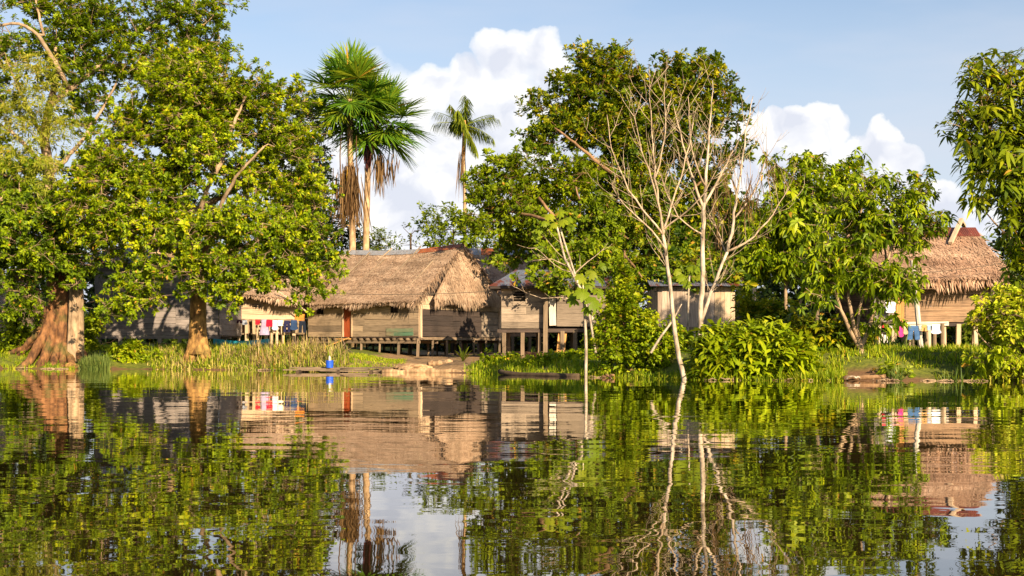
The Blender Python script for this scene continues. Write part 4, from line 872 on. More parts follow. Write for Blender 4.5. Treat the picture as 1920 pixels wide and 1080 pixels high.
# ---- right-hand trees
DROOP = dict(kind='strip', up=.1, out=.45, th=(35, 110), droop=.55)
def right_trees():
    d = 58.5; b = P(1476, 655, d); base = np.array([b[0], d, float(gz(b[0], d))])
    build_tree('slender_tree', 'slim pale forked tree left of the washing line with dense hanging leaves', base,
        [(PL(d, (1478, 665), (1476, 620), (1472, 570), (1476, 540), (1470, 480), (1465, 400), (1475, 340)), .10, .04), (PL(d, (1478, 630), (1494, 585), (1512, 540), (1525, 480), (1540, 400)), .07, .03), (PL(d, (1472, 520), (1440, 470), (1420, 430)), .05, .02), (PL(d, (1472, 540), (1500, 500), (1520, 470), (1560, 420)), .05, .02)],
        [(1480, 330, 36, 26), (1530, 305, 36, 14), (1580, 310, 32, 18), (1465, 385, 40, 40), (1530, 360, 55, 36), (1590, 350, 30, 30), (1425, 430, 30, 40), (1500, 430, 55, 45), (1450, 480, 40, 40), (1530, 490, 50, 40), (1415, 510, 28, 34), (1400, 470, 25, 40, 2), (1450, 300, 12, 10), (1500, 300, 20, 12)], d, 360, .34,
        dict(nl=11, ln=.27, wd=.12, **DROOP), 'leaf_right', 'bark_pale', per=5, spread=.27, tipr=.010, back=.4)
    d = 43.; b = P(1617, 690, d); base = np.array([b[0], d, float(gz(b[0], d))])
    build_tree('forked_tree', 'low pale tree forking into several stems from one foot beside the right grass bank', base,
        [(PL(d, (1617, 698), (1616, 680), (1613, 655)), .17, .13), (PL(d, (1613, 655), (1592, 620), (1576, 580), (1564, 550), (1548, 500), (1540, 440)), .075, .03), (PL(d, (1612, 655), (1602, 620), (1594, 580), (1590, 530), (1600, 450), (1620, 380)), .07, .03), (PL(d, (1614, 652), (1630, 615), (1645, 570), (1660, 510), (1680, 430), (1700, 380)), .075, .03), (PL(d, (1613, 655), (1604, 600), (1618, 560), (1630, 500), (1650, 420)), .06, .03), (PL(d, (1576, 580), (1530, 555, -.5), (1510, 540, -.8)), .03, .015), (PL(d, (1660, 510), (1690, 520, -1), (1720, 530, -1.2)), .04, .02), (PL(d, (1650, 560), (1665, 470, 1), (1650, 440, 1.2)), .05, .03)],
        [(1640, 360, 42, 28), (1690, 355, 50, 30), (1735, 370, 24, 24), (1600, 395, 45, 36), (1660, 405, 55, 36), (1715, 410, 40, 34), (1755, 405, 16, 18), (1560, 440, 34, 36), (1620, 455, 50, 36), (1690, 445, 40, 30), (1570, 500, 40, 34), (1640, 510, 45, 30), (1690, 530, 34, 22, -.6), (1725, 545, 22, 12, -1, .5), (1600, 545, 30, 16, -.5), (1545, 560, 22, 14, -.6), (1650, 575, 20, 12, -.6), (1655, 600, 12, 8, -.6, .5), (1540, 530, 20, 18)], d, 460, .27,
        dict(nl=11, ln=.215, wd=.085, **DROOP), 'leaf_right', 'bark_pale', per=5, spread=.24, tipr=.009, back=.4)
    d = 42.; b = P(1950, 715, d); base = np.array([b[0], d, float(gz(b[0], d))])
    build_tree('lanceleaf_tree', 'tall tree at the right edge with whorls of long drooping leaves', base,
        [(PL(d, (1955, 725), (1945, 600), (1930, 480), (1915, 350), (1895, 230), (1885, 130)), .19, .04), (PL(d, (1915, 350), (1870, 290), (1820, 240)), .06, .02), (PL(d, (1930, 480), (1885, 440), (1850, 400)), .06, .02), (PL(d, (1895, 230), (1850, 180), (1830, 150)), .05, .02)],
        [(1850, 145, 34, 30), (1895, 125, 26, 26), (1905, 170, 30, 34), (1855, 200, 38, 30), (1815, 225, 28, 26), (1880, 240, 44, 36), (1835, 280, 26, 26), (1895, 300, 44, 40), (1885, 345, 30, 28), (1822, 325, 10, 6, 0, .4), (1835, 378, 14, 8, 0, .4), (1905, 390, 24, 30), (1905, 440, 14, 30), (1918, 480, 20, 36), (1915, 525, 18, 26), (1935, 220, 34, 100), (1935, 400, 34, 90), (1925, 420, 24, 50)], d, 380, .32,
        dict(nl=12, ln=.36, wd=.105, kind='strip', up=.5, out=.35, th=(50, 100), droop=.55), 'leaf_lance', 'bark_pale', gap=-9., per=3, spread=.26, tipr=.009, back=.5)
    d = 39.9; b = P(1890, 712, d); base = np.array([b[0], d, float(gz(b[0], d))])
    build_tree('waterside_bush', 'rounded lime green bush hanging over the water at the right edge', base,
        [(PL(d, (1900, 712), (1895, 660), (1880, 600)), .07, .03), (PL(d, (1895, 680), (1850, 650), (1830, 620)), .04, .015), (PL(d, (1895, 660), (1920, 620), (1930, 560)), .05, .02)],
        [(1868, 575, 30, 22), (1895, 560, 24, 16), (1855, 612, 32, 30), (1890, 610, 45, 40), (1828, 645, 16, 12), (1870, 655, 45, 34), (1910, 680, 30, 24), (1925, 600, 34, 50), (1900, 700, 18, 12), (1850, 672, 28, 14), (1940, 650, 30, 50)], d, 250, .24, dict(nl=9, ln=.20, wd=.11, up=.35, out=.6, droop=.3), 'leaf_lime', 'bark_pale', per=5, spread=.22, cat='bush', tipr=.008)
right_trees()

# ---- palms
def fan_palm(name, label, cx, cy, d, trunk, nf, seed, dead, lean=0.):
    r_ = np.random.default_rng(seed); c = P(cx, cy, d); g = float(gz(c[0], d)); pts = [P(x, y, d) for x, y in trunk]; pts[0][2] = g-.2
    t = thing(name, label, 'palm tree', (pts[0][0], d, g), 'fan palms behind the thatched house')
    mb = MB(); pts = pts+[c]; mb.tube(pts, np.linspace(.27, .21, len(pts)), 12); mesh('trunk', mb, M['bark_palm'], t, smooth=True)
    pet = MB()
    for k in range(nf):
        az = k*2.39996+r_.uniform(-.2, .2); el = R(88-126*(k/(nf-1))**.8+r_.uniform(-6, 6)); h = np.array([math.cos(az), math.sin(az), 0])
        D = h*math.cos(el)+Z*math.sin(el); L = r_.uniform(1.9, 2.6)*(1 if el > 0 else .9); e = c+D*L-Z*.16*L*(math.cos(el) if el > 0 else .3)
        De = norm(e-c-Z*.22*L*math.cos(el)); pet.tube([c-Z*.25, c+D*L*.55, e], [.055, .04, .03], 5, cap=False)
        S = norm(np.cross(De, Z) if abs(De[2]) < .97 else np.array([1., 0, 0])); N = norm(np.cross(S, De)); n = 54
        ps = np.linspace(-R(140), R(140), n)+r_.normal(0, .03, n)
        SD = np.cos(ps)[:, None]*De+np.sin(ps)[:, None]*S+N*(.18+.1*np.abs(np.sin(ps))[:, None])+r_.normal(0, .05, (n, 3))
        Ls = r_.uniform(2.15, 2.5)*(1-.22*(np.abs(ps)/R(140))**2)*r_.uniform(.9, 1.08, n)
        fr = mesh('frond', strips(np.repeat(e[None], n, 0)+De*.0, SD, np.repeat(N[None], n, 0)+r_.normal(0, .25, (n, 3)), Ls, .125, prof=((0, .35), (.3, 1), (.65, .8), (1, .1)), droop=r_.uniform(.06, .32, n)*(1.2 if el < .3 else .7), rnd=np.clip(r_.random(n)*.5+(1-k/nf)*.1+r_.random()*.45, 0, 1)), M['leaf_palm'], t)
    mesh('leaf_stalks', pet, M['leaf_acai'], t)
    for (x, y, n, ln, sp) in dead:
        q = P(x, y, d-.4); b = q+r_.normal(0, 1, (n, 3))*np.array([sp, sp, .35]); D = np.stack([r_.normal(0, .13, n), r_.normal(0, .13, n), -np.ones(n)], 1)
        o = mesh('dead_frond', strips(b, D, r_.normal(size=(n, 3)), ln*r_.uniform(.5, 1.1, n), .09, prof=((0, .5), (.4, 1), (.8, .7), (1, .2)), droop=.1), M['frond_dead'], t); o['label'] = 'brown dead frond hanging down the trunk'
    return t, c
def palms():
    d = 96.
    t, c = fan_palm('fan_palm', 'taller of two fan palms, with a long brown skirt of dead fronds', 655, 186, d, [(663, 640), (661, 470), (660, 400), (657, 300)], 32, 3, [(656, 318, 150, 4.2, .32), (645, 330, 40, 2.8, .3), (662, 345, 60, 2.6, .25)])
    mb = MB()
    for a, b in (((640, 240), (639, 345)), ((655, 250), (655, 320)), ((668, 255), (672, 350))): mb.tube([P(*a, d-.4), P((a[0]+b[0])/2-2, (a[1]+b[1])/2, d-.6), P(*b, d-.6)], [.05, .045, .05], 5)
    mesh('dead_stalks', mb, M['frond_dead'], t)
    d = 98.; t, c = fan_palm('fan_palm', 'shorter of two fan palms, with red fruit hanging on its dark upper trunk', 706, 236, d, [(685, 640), (686, 460), (688, 380), (690, 310)], 30, 9, [(714, 300, 70, 2.3, .2), (735, 300, 24, 1.6, .25)])
    mb = MB(); r_ = np.random.default_rng(4)
    for k in range(26):
        q = P(688+r_.normal(0, 2.5), 268+r_.uniform(0, 12), d-.45+r_.normal(0, .15)); mb.tube([q, q+np.array([r_.normal(0, .06), 0, -r_.uniform(.6, 1.9)])], [.05, .045], 4)
    mesh('fruit_cluster', mb, M['fruit'], t)
    # feather palm
    d = 100.; c = P(871, 236, d); g = float(gz(c[0], d)); r_ = np.random.default_rng(12)
    t = thing('feather_palm', 'slim feather palm with drooping fronds standing alone against the cloud', 'palm tree', (c[0], d, g))
    mb = MB(); b0 = P(873, 640, d); b0[2] = g-.2; mb.tube([b0, P(872, 450, d), P(871, 330, d), P(869, 290, d)], [.17, .14, .13, .15], 9); mesh('trunk', mb, M['bark_palm'], t, smooth=True)
    mb = MB(); mb.tube([P(869, 292, d), P(871, 255, d), P(871, 226, d)], [.16, .17, .10], 9); mesh('crown_shaft', mb, M['wood_orange'], t, smooth=True)
    n = 40; mesh('dead_frond', strips(np.repeat(P(866, 285, d-.2)[None], n, 0)+r_.normal(0, .12, (n, 3)), np.stack([r_.normal(-.05, .06, n), r_.normal(0, .06, n), -np.ones(n)], 1), r_.normal(size=(n, 3)), r_.uniform(1.5, 3., n), .06), M['frond_dead'], t)
    ra = MB()
    for az, el, L in ((178, 38, 2.9), (150, 58, 2.6), (95, 84, 2.7), (70, 72, 2.6), (200, 18, 2.6), (20, 36, 2.9), (-5, 26, 3.0), (-30, -8, 2.6), (-60, -40, 2.5), (255, 40, 2.4), (120, 30, 2.4)):
        h = np.array([math.cos(R(az)), math.sin(R(az))*.8, 0]); D = h*math.cos(R(el))+Z*math.sin(R(el)); k = 30; x = np.linspace(0, 1, k)[:, None]
        q = c+D*L*x-Z*.30*L*x*x*max(.25, math.cos(R(el))); ra.tube(q[::3], np.linspace(.05, .015, len(q[::3])), 5, cap=False)
        tt = norm(np.gradient(q, axis=0)); S = norm(np.cross(tt, Z)+1e-4); bs = np.repeat(q[3:], 4, 0)+r_.normal(0, .02, ((k-3)*4, 3)); m = len(bs); sg = np.tile([1, -1, 1, -1], m//4)[:, None]
        LD = np.repeat(S[3:], 4, 0)*sg*.32+np.repeat(tt[3:], 4, 0)*.35-Z*.75+r_.normal(0, .12, (m, 3))
        mesh('frond', strips(bs, LD, np.repeat(tt[3:], 4, 0), (1.05-.5*np.repeat(x[3:, 0], 4)**2)*r_.uniform(.8, 1.1, m), .085, droop=.35), M['leaf_acai'], t)
    mesh('leaf_stalks', ra, M['leaf_acai'], t)
palms()

# ---- bare white trees
def side_twigs(sk, ids, n, L, r, upb=.6, lev=1):
    for i in rng.choice(ids[len(ids)//3:], n):
        a = np.array(sk.p[i]); pr = sk.par[i]; td = norm(a-sk.p[pr]) if pr >= 0 else Z
        s = norm(np.cross(td, norm(rng.normal(size=3)))); D = norm(td*.7+s*rng.uniform(.4, .9)); l = L*rng.uniform(.5, 1.2)
        q = [a, a+D*l*.35+Z*upb*.05*l, a+D*l*.7+Z*upb*.22*l, a+D*l*.9+Z*upb*.5*l]
        c = sk.limb(q, r, r*.45, attach=int(i))
        if lev > 0: side_twigs(sk, c, 2, L*.55, r*.6, upb, lev-1)
def bare_tree(name, label, d, limbs, tw, bark='bark_white', hang=None, foot=None):
    b = limbs[0][0][0].copy(); g = float(gz(b[0], b[1])); t = thing(name, label, 'tree', (b[0], b[1], max(g, -.3)))
    limbs[0][0][0][2] = g-.25
    sk = Skel(); L = []
    for pts, r0, r1 in limbs: L.append(sk.limb(pts, r0, r1))
    for ids in L[1:]: side_twigs(sk, ids, *tw)
    side_twigs(sk, L[0][len(L[0])//2:], max(2, tw[0]//2), *tw[1:])
    sk.r = np.array(sk.rmin); big, small = sk.chunks(10, 5); mesh('trunk', big, M[bark], t, smooth=True); mesh('branches', small, M['bark_twig'], t, smooth=True)
    return t, sk
def bare_trees():
    d = 41.
    bare_tree('bare_tree', 'leafless pale tree leaning from the water with thin upswept branches', d,
        [(PL(d, (1286, 722), (1280, 690), (1268, 645), (1262, 590), (1256, 540), (1250, 490), (1243, 440)), .085, .05), (PL(d, (1243, 440), (1234, 380), (1226, 300), (1220, 230), (1218, 165)), .05, .014), (PL(d, (1243, 440), (1215, 405), (1185, 375), (1162, 320), (1140, 260), (1138, 215)), .04, .012),
         (PL(d, (1250, 470), (1215, 420), (1180, 400), (1160, 370), (1148, 350)), .04, .012), (PL(d, (1243, 440), (1255, 395, .6), (1275, 340, .9), (1290, 290, .9), (1300, 230, .9)), .045, .014), (PL(d, (1236, 390), (1222, 330, -.7), (1200, 280, -1), (1190, 220, -1)), .035, .012), (PL(d, (1230, 330), (1245, 280), (1250, 220), (1245, 175)), .03, .012), (PL(d, (1243, 430), (1290, 400, -.5), (1330, 350, -.8), (1350, 300, -.8)), .03, .012)], (10, 1.1, .011, .6, 1))
    d = 46.
    t, sk = bare_tree('bare_tree', 'forked white bare tree rising from the long-leaved bush in front of the upright planks', d,
        [(PL(d, (1314, 672), (1313, 640), (1313, 590), (1316, 530), (1318, 460), (1320, 380)), .108, .068), (PL(d, (1320, 380), (1326, 310), (1330, 230), (1334, 190), (1336, 150)), .065, .012), (PL(d, (1314, 605), (1328, 560), (1338, 535), (1352, 500), (1364, 472)), .07, .05), (PL(d, (1364, 472), (1376, 410), (1386, 340), (1396, 270), (1412, 180)), .065, .012), (PL(d, (1364, 472), (1392, 460), (1420, 440), (1450, 400), (1478, 350)), .05, .012),
         (PL(d, (1320, 390), (1302, 350), (1288, 300), (1275, 250), (1262, 195)), .06, .014), (PL(d, (1320, 385), (1350, 330, .4), (1376, 280, .6), (1400, 240, .6)), .055, .012), (PL(d, (1322, 350), (1300, 300, -.7), (1292, 240, -1), (1290, 180, -1)), .045, .012), (PL(d, (1376, 410), (1410, 370), (1432, 320), (1440, 280)), .04, .012), (PL(d, (1318, 440), (1280, 420), (1255, 380), (1240, 330)), .035, .012), (PL(d, (1362, 475), (1340, 420, 1), (1330, 400, 1.2)), .03, .015)], (11, 1.15, .011, .55, 1))
    n = 420; i = rng.integers(len(sk.p)//2, len(sk.p), n); b = np.array(sk.p)[i]; ok = (b[:, 0] > px_x(1335, d)) & (b[:, 2] < px_z(290, d)) & (b[:, 2] > px_z(470, d)); b = b[ok]; n = len(b)
    mesh('dead_vines', strips(b, np.stack([rng.normal(0, .3, n), rng.normal(0, .3, n), -np.ones(n)], 1), rng.normal(size=(n, 3)), rng.uniform(.3, 1.4, n), .03, prof=((0, .6), (.5, 1), (1, .3)), droop=.1), M['frond_dead'], t)
    d = 57.
    bare_tree('bare_sapling', 'dead forked sapling with crooked twigs in front of the tin-roofed hut', 55.,
        [(PL(55., (1130, 668), (1118, 620), (1098, 560), (1076, 520), (1055, 475), (1044, 425)), .075, .04), (PL(55., (1076, 515), (1110, 480), (1128, 470)), .035, .012), (PL(55., (1066, 500), (1030, 480), (1000, 490), (985, 492)), .03, .010), (PL(55., (1070, 510), (1040, 505), (1020, 470), (1005, 465)), .025, .010), (PL(55., (1100, 565), (1060, 555), (1020, 562), (985, 550), (970, 540)), .03, .010), (PL(55., (1060, 487), (1040, 470), (1030, 455)), .022, .010)], (3, .8, .012, .3, 0))
bare_trees()

# ---- cecropia saplings
def palmate(c, N, r, rn, n=9):
    N = norm(N); e1 = norm(np.cross(N, [0.2, .9, .3])); e2 = np.cross(N, e1); ps = np.linspace(-R(150), R(150), n)+rng.uniform(0, 6)
    D = np.cos(ps)[:, None]*e1+np.sin(ps)[:, None]*e2-N*.12
    return strips(np.repeat(c[None], n, 0), D, np.repeat(N[None], n, 0), r*rng.uniform(.8, 1.1, n), r*.46, prof=((0, .12), (.28, .62), (.62, 1), (.85, .75), (1, .12)), droop=.28, rnd=np.clip(rn+rng.normal(0, .08, n), 0, 1))
def cecropia(label, d, stem, r0, leaves, nl_r, foot):
    pts = [P(x, y, d) for x, y in stem]; g = float(gz(pts[0][0], d)); t = thing('cecropia', label, 'tree', (pts[0][0], d, max(g, -.4))); pts[0][2] = g-.2
    mb = MB(); mb.tube(pts, np.linspace(r0, r0*.6, len(pts)), 8); mesh('trunk', mb, M['bark_white'], t, smooth=True)
    st = MB(); ch = []
    for (x, y, dz, rr) in leaves:
        q = P(x, y, d+dz); i = int(np.argmin([np.linalg.norm(p_-q) for p_ in pts])); a = pts[i]
        st.tube([a, (a+q)/2+Z*.1, q], .012, 4, cap=False); N = np.array([rng.normal(0, .25), -.9+rng.normal(0, .2), .6]); ch.append(palmate(q, N, rr*nl_r, rng.random()))
    mesh('leaf_stalks', st, M['leaf_cecropia'], t); mesh('crown', ch, M['leaf_cecropia'], t); return t
cecropia('lone thin white stem with huge star-shaped lime leaves standing at the water edge', 43.5, [(1098, 712), (1099, 650), (1097, 600), (1095, 570), (1092, 530)], .06,
    [(1092, 548, -.3, 1.05), (1112, 565, -.4, 1.0), (1075, 560, 0, .8), (1104, 528, .2, .9), (1088, 520, -.1, .8), (1122, 545, .2, .8), (1068, 545, .3, .7), (1100, 580, -.2, .7), (1108, 512, .1, .8), (1126, 522, .3, .8), (1130, 498, .3, .6)], .32, None)
cecropia('leaning pale sapling topped with small star-shaped leaves above the tin roof', 52., [(1120, 668), (1105, 590), (1080, 520), (1060, 460), (1048, 420)], .055,
    [(1030, 405, 0, .8), (1050, 398, .2, .8), (1065, 410, 0, .75), (1040, 420, -.3, .7), (1010, 432, 0, .6), (1005, 440, .3, .6), (1070, 425, .2, .7), (1056, 415, -.4, .8), (1022, 418, -.2, .6)], .32, None)
cecropia('hidden sapling with pale star leaves beside the forked white tree', 51., [(1290, 660), (1290, 600), (1291, 545), (1293, 515)], .05,
    [(1280, 520, 0, .8), (1300, 500, 0, .9), (1312, 515, -.2, .8), (1286, 530, -.3, .7), (1315, 490, .2, .7), (1272, 508, .2, .6)], .36, None)
# ------------------------------------------------------------------ background vegetation
def back_tree(name, label, px, py_top, d, w, h, leaf, n=110, seed=0, ln=.42, wd=.2, group=None, blobs=None, nl=12, per=5):
    b = P(px, 650, d); g = float(gz(b[0], d)); base = np.array([b[0], d, g]); s = FPX/d
    if blobs is None:
        cy = py_top+h*.5; blobs = [(px+rng.normal(0, w*.1), cy-h*.12, w*.36, h*.38), (px-w*.3, cy+h*.08, w*.26, h*.30), (px+w*.3, cy+h*.05, w*.27, h*.32), (px+w*.05, cy+h*.28, w*.4, h*.26), (px-w*.15, cy-h*.2, w*.2, h*.22), (px+w*.2, cy-h*.22, w*.18, h*.2)]
    top = np.mean([b_[1] for b_ in blobs])
    pts = [np.array([b[0], d, g-.2]), np.array([b[0]+rng.normal(0, .2), d, g+.6*(px_z(top, d)-g)]), P(px, top, d)]
    return build_tree(name, label, base, [(pts, .2, .07)], blobs, d, n, .5*w/120+.25, dict(nl=nl, ln=ln, wd=wd), leaf, 'bark_dark', per=per, spread=.5, twig=False, group=group)[0]
G = 'trees standing behind the village'
back_tree('shade_tree', 'round dark green tree behind the two palm trunks', 640, 400, 104, 110, 190, 'leaf_dark', 130, blobs=[(615, 450, 34, 50), (640, 430, 24, 40), (600, 490, 40, 60), (650, 470, 30, 40)], group=G)
back_tree('shade_tree', 'light green feathery tree just right of the two palm trunks', 705, 425, 104, 70, 120, 'leaf_back', 90, blobs=[(702, 450, 18, 26), (715, 465, 14, 22), (690, 440, 12, 20), (700, 490, 30, 40)], ln=.34, wd=.1, group=G)
back_tree('papaya_tree', 'sparse airy tree with sky showing through, right of the palms', 770, 420, 97, 110, 80, 'leaf_back', 62, blobs=[(740, 448, 22, 14, 0, 1), (770, 432, 24, 12, 0, 1), (800, 420, 20, 12, 0, 1), (760, 465, 30, 14, 0, 1), (812, 440, 16, 22, 0, 1)], ln=.36, wd=.15, nl=5, per=2, group=G)
back_tree('shade_tree', 'yellow-green bushy tree behind the banana plants', 850, 385, 99, 100, 150, 'leaf_low', 170, blobs=[(835, 408, 30, 22), (850, 398, 20, 14), (870, 425, 34, 28), (820, 440, 30, 30), (900, 445, 34, 30), (860, 460, 50, 34), (930, 440, 30, 40)], ln=.34, wd=.15, group=G)
for k, (px, top, d, w, h, lab) in enumerate([(-60, 330, 100, 300, 330, 'tall back tree at the far left edge'), (130, 300, 96, 280, 360, 'dark back tree behind the buttressed trunk'), (300, 330, 108, 260, 330, 'back tree behind the grey house'), (450, 380, 104, 240, 290, 'back tree behind the pale hut'), (560, 470, 98, 200, 210, 'low back tree over the left end of the shaggy house'), (740, 520, 118, 260, 150, 'low back scrub seen between the house stilts'), (900, 500, 120, 240, 170, 'low back tree behind the rear thatched roof'), (1060, 400, 104, 220, 270, 'back tree behind the leaning bushy tree'), (1220, 380, 96, 260, 300, 'back tree behind the upright plank hut'), (1400, 400, 92, 240, 280, 'back tree behind the two lone posts'), (1560, 380, 84, 250, 300, 'back tree left of the red thatched house'), (1700, 445, 80, 160, 230, 'back tree hidden by the red thatch'), (1860, 460, 84, 200, 220, 'back tree right of the red thatch'), (2020, 300, 70, 260, 380, 'back tree beyond the right edge')]):
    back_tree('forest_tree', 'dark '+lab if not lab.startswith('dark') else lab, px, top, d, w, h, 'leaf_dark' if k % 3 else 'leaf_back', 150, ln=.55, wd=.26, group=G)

# ------------------------------------------------------------------ shrubs
def shrub(name, label, px, d, blobs, n, leafkw, leaf, per=4, spread=.18, dmin=.2, stem='bark_brown', cat='bush', group=None, sr=.025):
    g = float(gz(px_x(px, d), d)); base = np.array([px_x(px, d), d, g]); t = thing(name, label, cat, base, group); sk = Skel()
    sk.limb([base-Z*.15, base+Z*.12], sr, sr); T = sample_blobs(blobs, d, n, dmin, .5, .35, gap=-9.); T[:, 2] = np.maximum(T[:, 2], gz(T[:, 0], T[:, 1])+.06)
    sk.grow(T, seg=.25, jit=.02, curve=.5); sk.radii(.007, .4, sr); a, b = sk.chunks(5, 3); mesh('stems', [c for c in (a, b) if c.n], M[stem], t)
    lv, cs = rosettes(T, base, per, spread, **leafkw); lv[0][:, 2] = np.maximum(lv[0][:, 2], .01); mesh('foliage', lv, M[leaf], t); return t
LONG = dict(kind='strip', up=.75, out=.45, th=(25, 95), prof=((0, .15), (.25, .9), (.6, 1), (.85, .5), (1, .05)))
shrub('longleaf_bush', 'broad glossy bush of long arching leaves at the water edge under the white forked tree', 1405, 41.3, [(1340, 665, 36, 36), (1400, 650, 45, 34), (1440, 640, 34, 28), (1470, 665, 40, 34), (1400, 685, 60, 24), (1330, 695, 34, 14), (1460, 695, 55, 16), (1500, 690, 24, 18), (1355, 635, 24, 20)], 240, dict(nl=9, ln=.46, wd=.105, droop=.42, **LONG), 'leaf_bush', 3, .17, .2)
shrub('dark_bush', 'dark leafy bush between the long-leaved bush and the forked tree foot', 1545, 44., [(1530, 630, 34, 30), (1560, 650, 34, 34), (1520, 665, 30, 24), (1580, 620, 20, 20), (1500, 620, 20, 24)], 130, dict(nl=9, ln=.36, wd=.11, droop=.4, **LONG), 'leaf_big', 3, .18, .22)
shrub('vine_thicket', 'tangle of heart-leaved vines smothering dead poles left of the leaning bare tree', 1185, 44., [(1160, 650, 38, 34), (1200, 620, 36, 34), (1230, 660, 36, 34), (1150, 600, 22, 40), (1185, 570, 20, 34), (1215, 690, 40, 14), (1150, 690, 34, 14), (1255, 640, 22, 40), (1135, 630, 14, 30), (1172, 510, 9, 36, 0, .3), (1160, 545, 14, 20)], 330, dict(nl=8, ln=.15, wd=.13, up=.3, out=.5, droop=.4), 'leaf_bush', 4, .17, .15)
t = thing('dead_pole', 'dead vine-wrapped forked pole standing in the vine tangle', 'dead branch', P(1172, 690, 44.3)); mb = MB(); mb.tube([P(1172, 695, 44.3), P(1170, 600, 44.3), P(1171, 470, 44.3)], [.06, .05, .035], 6); mb.tube([P(1171, 478, 44.3), P(1190, 500, 44.), P(1204, 520, 43.8)], [.035, .03, .02], 5); mesh('pole', mb, M['bark_brown'], t)
t = thing('fallen_branch', 'pale fallen branch propped in the vines beside the leaning bare tree', 'dead branch', P(1222, 655, 42.5)); mb = MB(); mb.tube([P(1220, 662, 42.5), P(1240, 630, 42.6), P(1262, 600, 42.8), P(1278, 570, 43)], [.04, .04, .03, .02], 6); mesh('branch', mb, M['bark_white'], t)
shrub('weed_clump', 'light green leafy weed clump between the blue-green grass and the dome tree', 240, 58.8, [(225, 665, 18, 16), (245, 655, 14, 14), (265, 678, 22, 12), (230, 685, 22, 8), (300, 688, 20, 6)], 90, dict(nl=9, ln=.22, wd=.12, up=.5, out=.5, droop=.3), 'leaf_bush', 4, .16, .16)
for k, (px, d, bl, n, lf, lab) in enumerate([(30, 60.5, [(10, 660, 24, 20), (45, 640, 20, 24), (30, 610, 18, 30)], 90, 'leaf_low', 'low green shrub left of the buttress roots'), (165, 61.5, [(160, 630, 10, 22), (172, 610, 10, 18), (170, 655, 14, 14)], 60, 'leaf_low', 'small shrub wedged right of the buttressed trunk'), (1050, 48.5, [(1040, 690, 30, 12), (1080, 688, 26, 14), (1010, 694, 20, 8)], 110, 'leaf_bush', 'spreading leafy weeds on the bank below the tin-roofed hut'), (940, 51., [(930, 688, 24, 12), (955, 684, 18, 10)], 70, 'leaf_bush', 'rounded weeds on the bank right of the young palm'), (1130, 55., [(1120, 640, 20, 24), (1150, 620, 20, 30), (1190, 640, 30, 30)], 110, 'leaf_low', 'green shrub under the leaning bushy tree'), (1255, 50., [(1250, 655, 26, 24), (1275, 640, 18, 18), (1225, 670, 30, 20)], 90, 'leaf_low', 'green shrub behind the vine tangle'), (1610, 52., [(1590, 640, 30, 20), (1620, 630, 20, 16), (1550, 640, 30, 30)], 90, 'leaf_big', 'dark shrub behind the forked tree foot'), (1440, 53., [(1420, 610, 30, 40), (1450, 600, 26, 40), (1400, 580, 22, 34), (1480, 610, 26, 40)], 150, 'leaf_big', 'shadowy tall shrub around the two lone posts'), (1700, 40.6, [(1660, 700, 10, 7), (1690, 702, 12, 6)], 30, 'leaf_low', 'tiny weed tuft at the right muddy edge'), (100, 60.2, [(105, 682, 12, 8), (60, 690, 8, 5)], 40, 'leaf_low', 'little weeds among the buttress roots')]):
    shrub('shrub', lab, px, d, bl, n, dict(nl=9, ln=.22, wd=.12, up=.5, out=.5, droop=.3), lf, 4, .17, .16)
# young palms and banana plants
def sprout(label, px, py, d, n, L, w, spread, leaf, droop=.35, el0=80, name='young_palm', cat='plant', stemh=.0):
    c = P(px, py, d); g = float(gz(c[0], d)); t = thing(name, label, cat, (c[0], d, g)); c[2] = g+stemh
    if stemh: mb = MB(); mb.tube([c-Z*(stemh+.1), c], [.05+.04*L/2, .04+.03*L/2], 8); mesh('stem', mb, M['leaf_banana'], t)
    az = np.arange(n)*2.39996; el = np.radians(np.linspace(el0, el0-spread, n)); D = np.stack([np.cos(az)*np.cos(el), np.sin(az)*np.cos(el), np.sin(el)], 1)
    U = np.cross(np.cross(D, Z+.01), D); mesh('leaves', strips(np.repeat(c[None], n, 0), D, U, L*rng.uniform(.7, 1.1, n), w, prof=((0, .15), (.2, .5), (.45, 1), (.75, .8), (1, .05)), droop=droop), M[leaf], t); return t
sprout('yellow-green young palm tuft in front of the dark wall panel stilts', 868, 686, 53.5, 13, 1.0, .09, 55, 'leaf_banana', .3)
sprout('small fan of green palm leaves in front of the tin-roofed hut stilts', 1003, 672, 58., 11, .6, .07, 75, 'leaf_bush', .2, 75)
sprout('bright young palm sprout beside the house ramp', 636, 672, 62., 9, .9, .1, 50, 'leaf_banana', .25)
for px, dd, h, lab in ((842, 94, 5.4, 'banana plant with torn leaves behind the left half of the gable peak'), (872, 95, 4.8, 'banana plant directly behind the gable peak'), (905, 97, 5.2, 'banana plant over the rear ridge sheets')):
    sprout(lab, px, 600, dd, 9, 3.0, .62, 70, 'leaf_banana', .45, 82, 'banana_plant', 'plant', h)

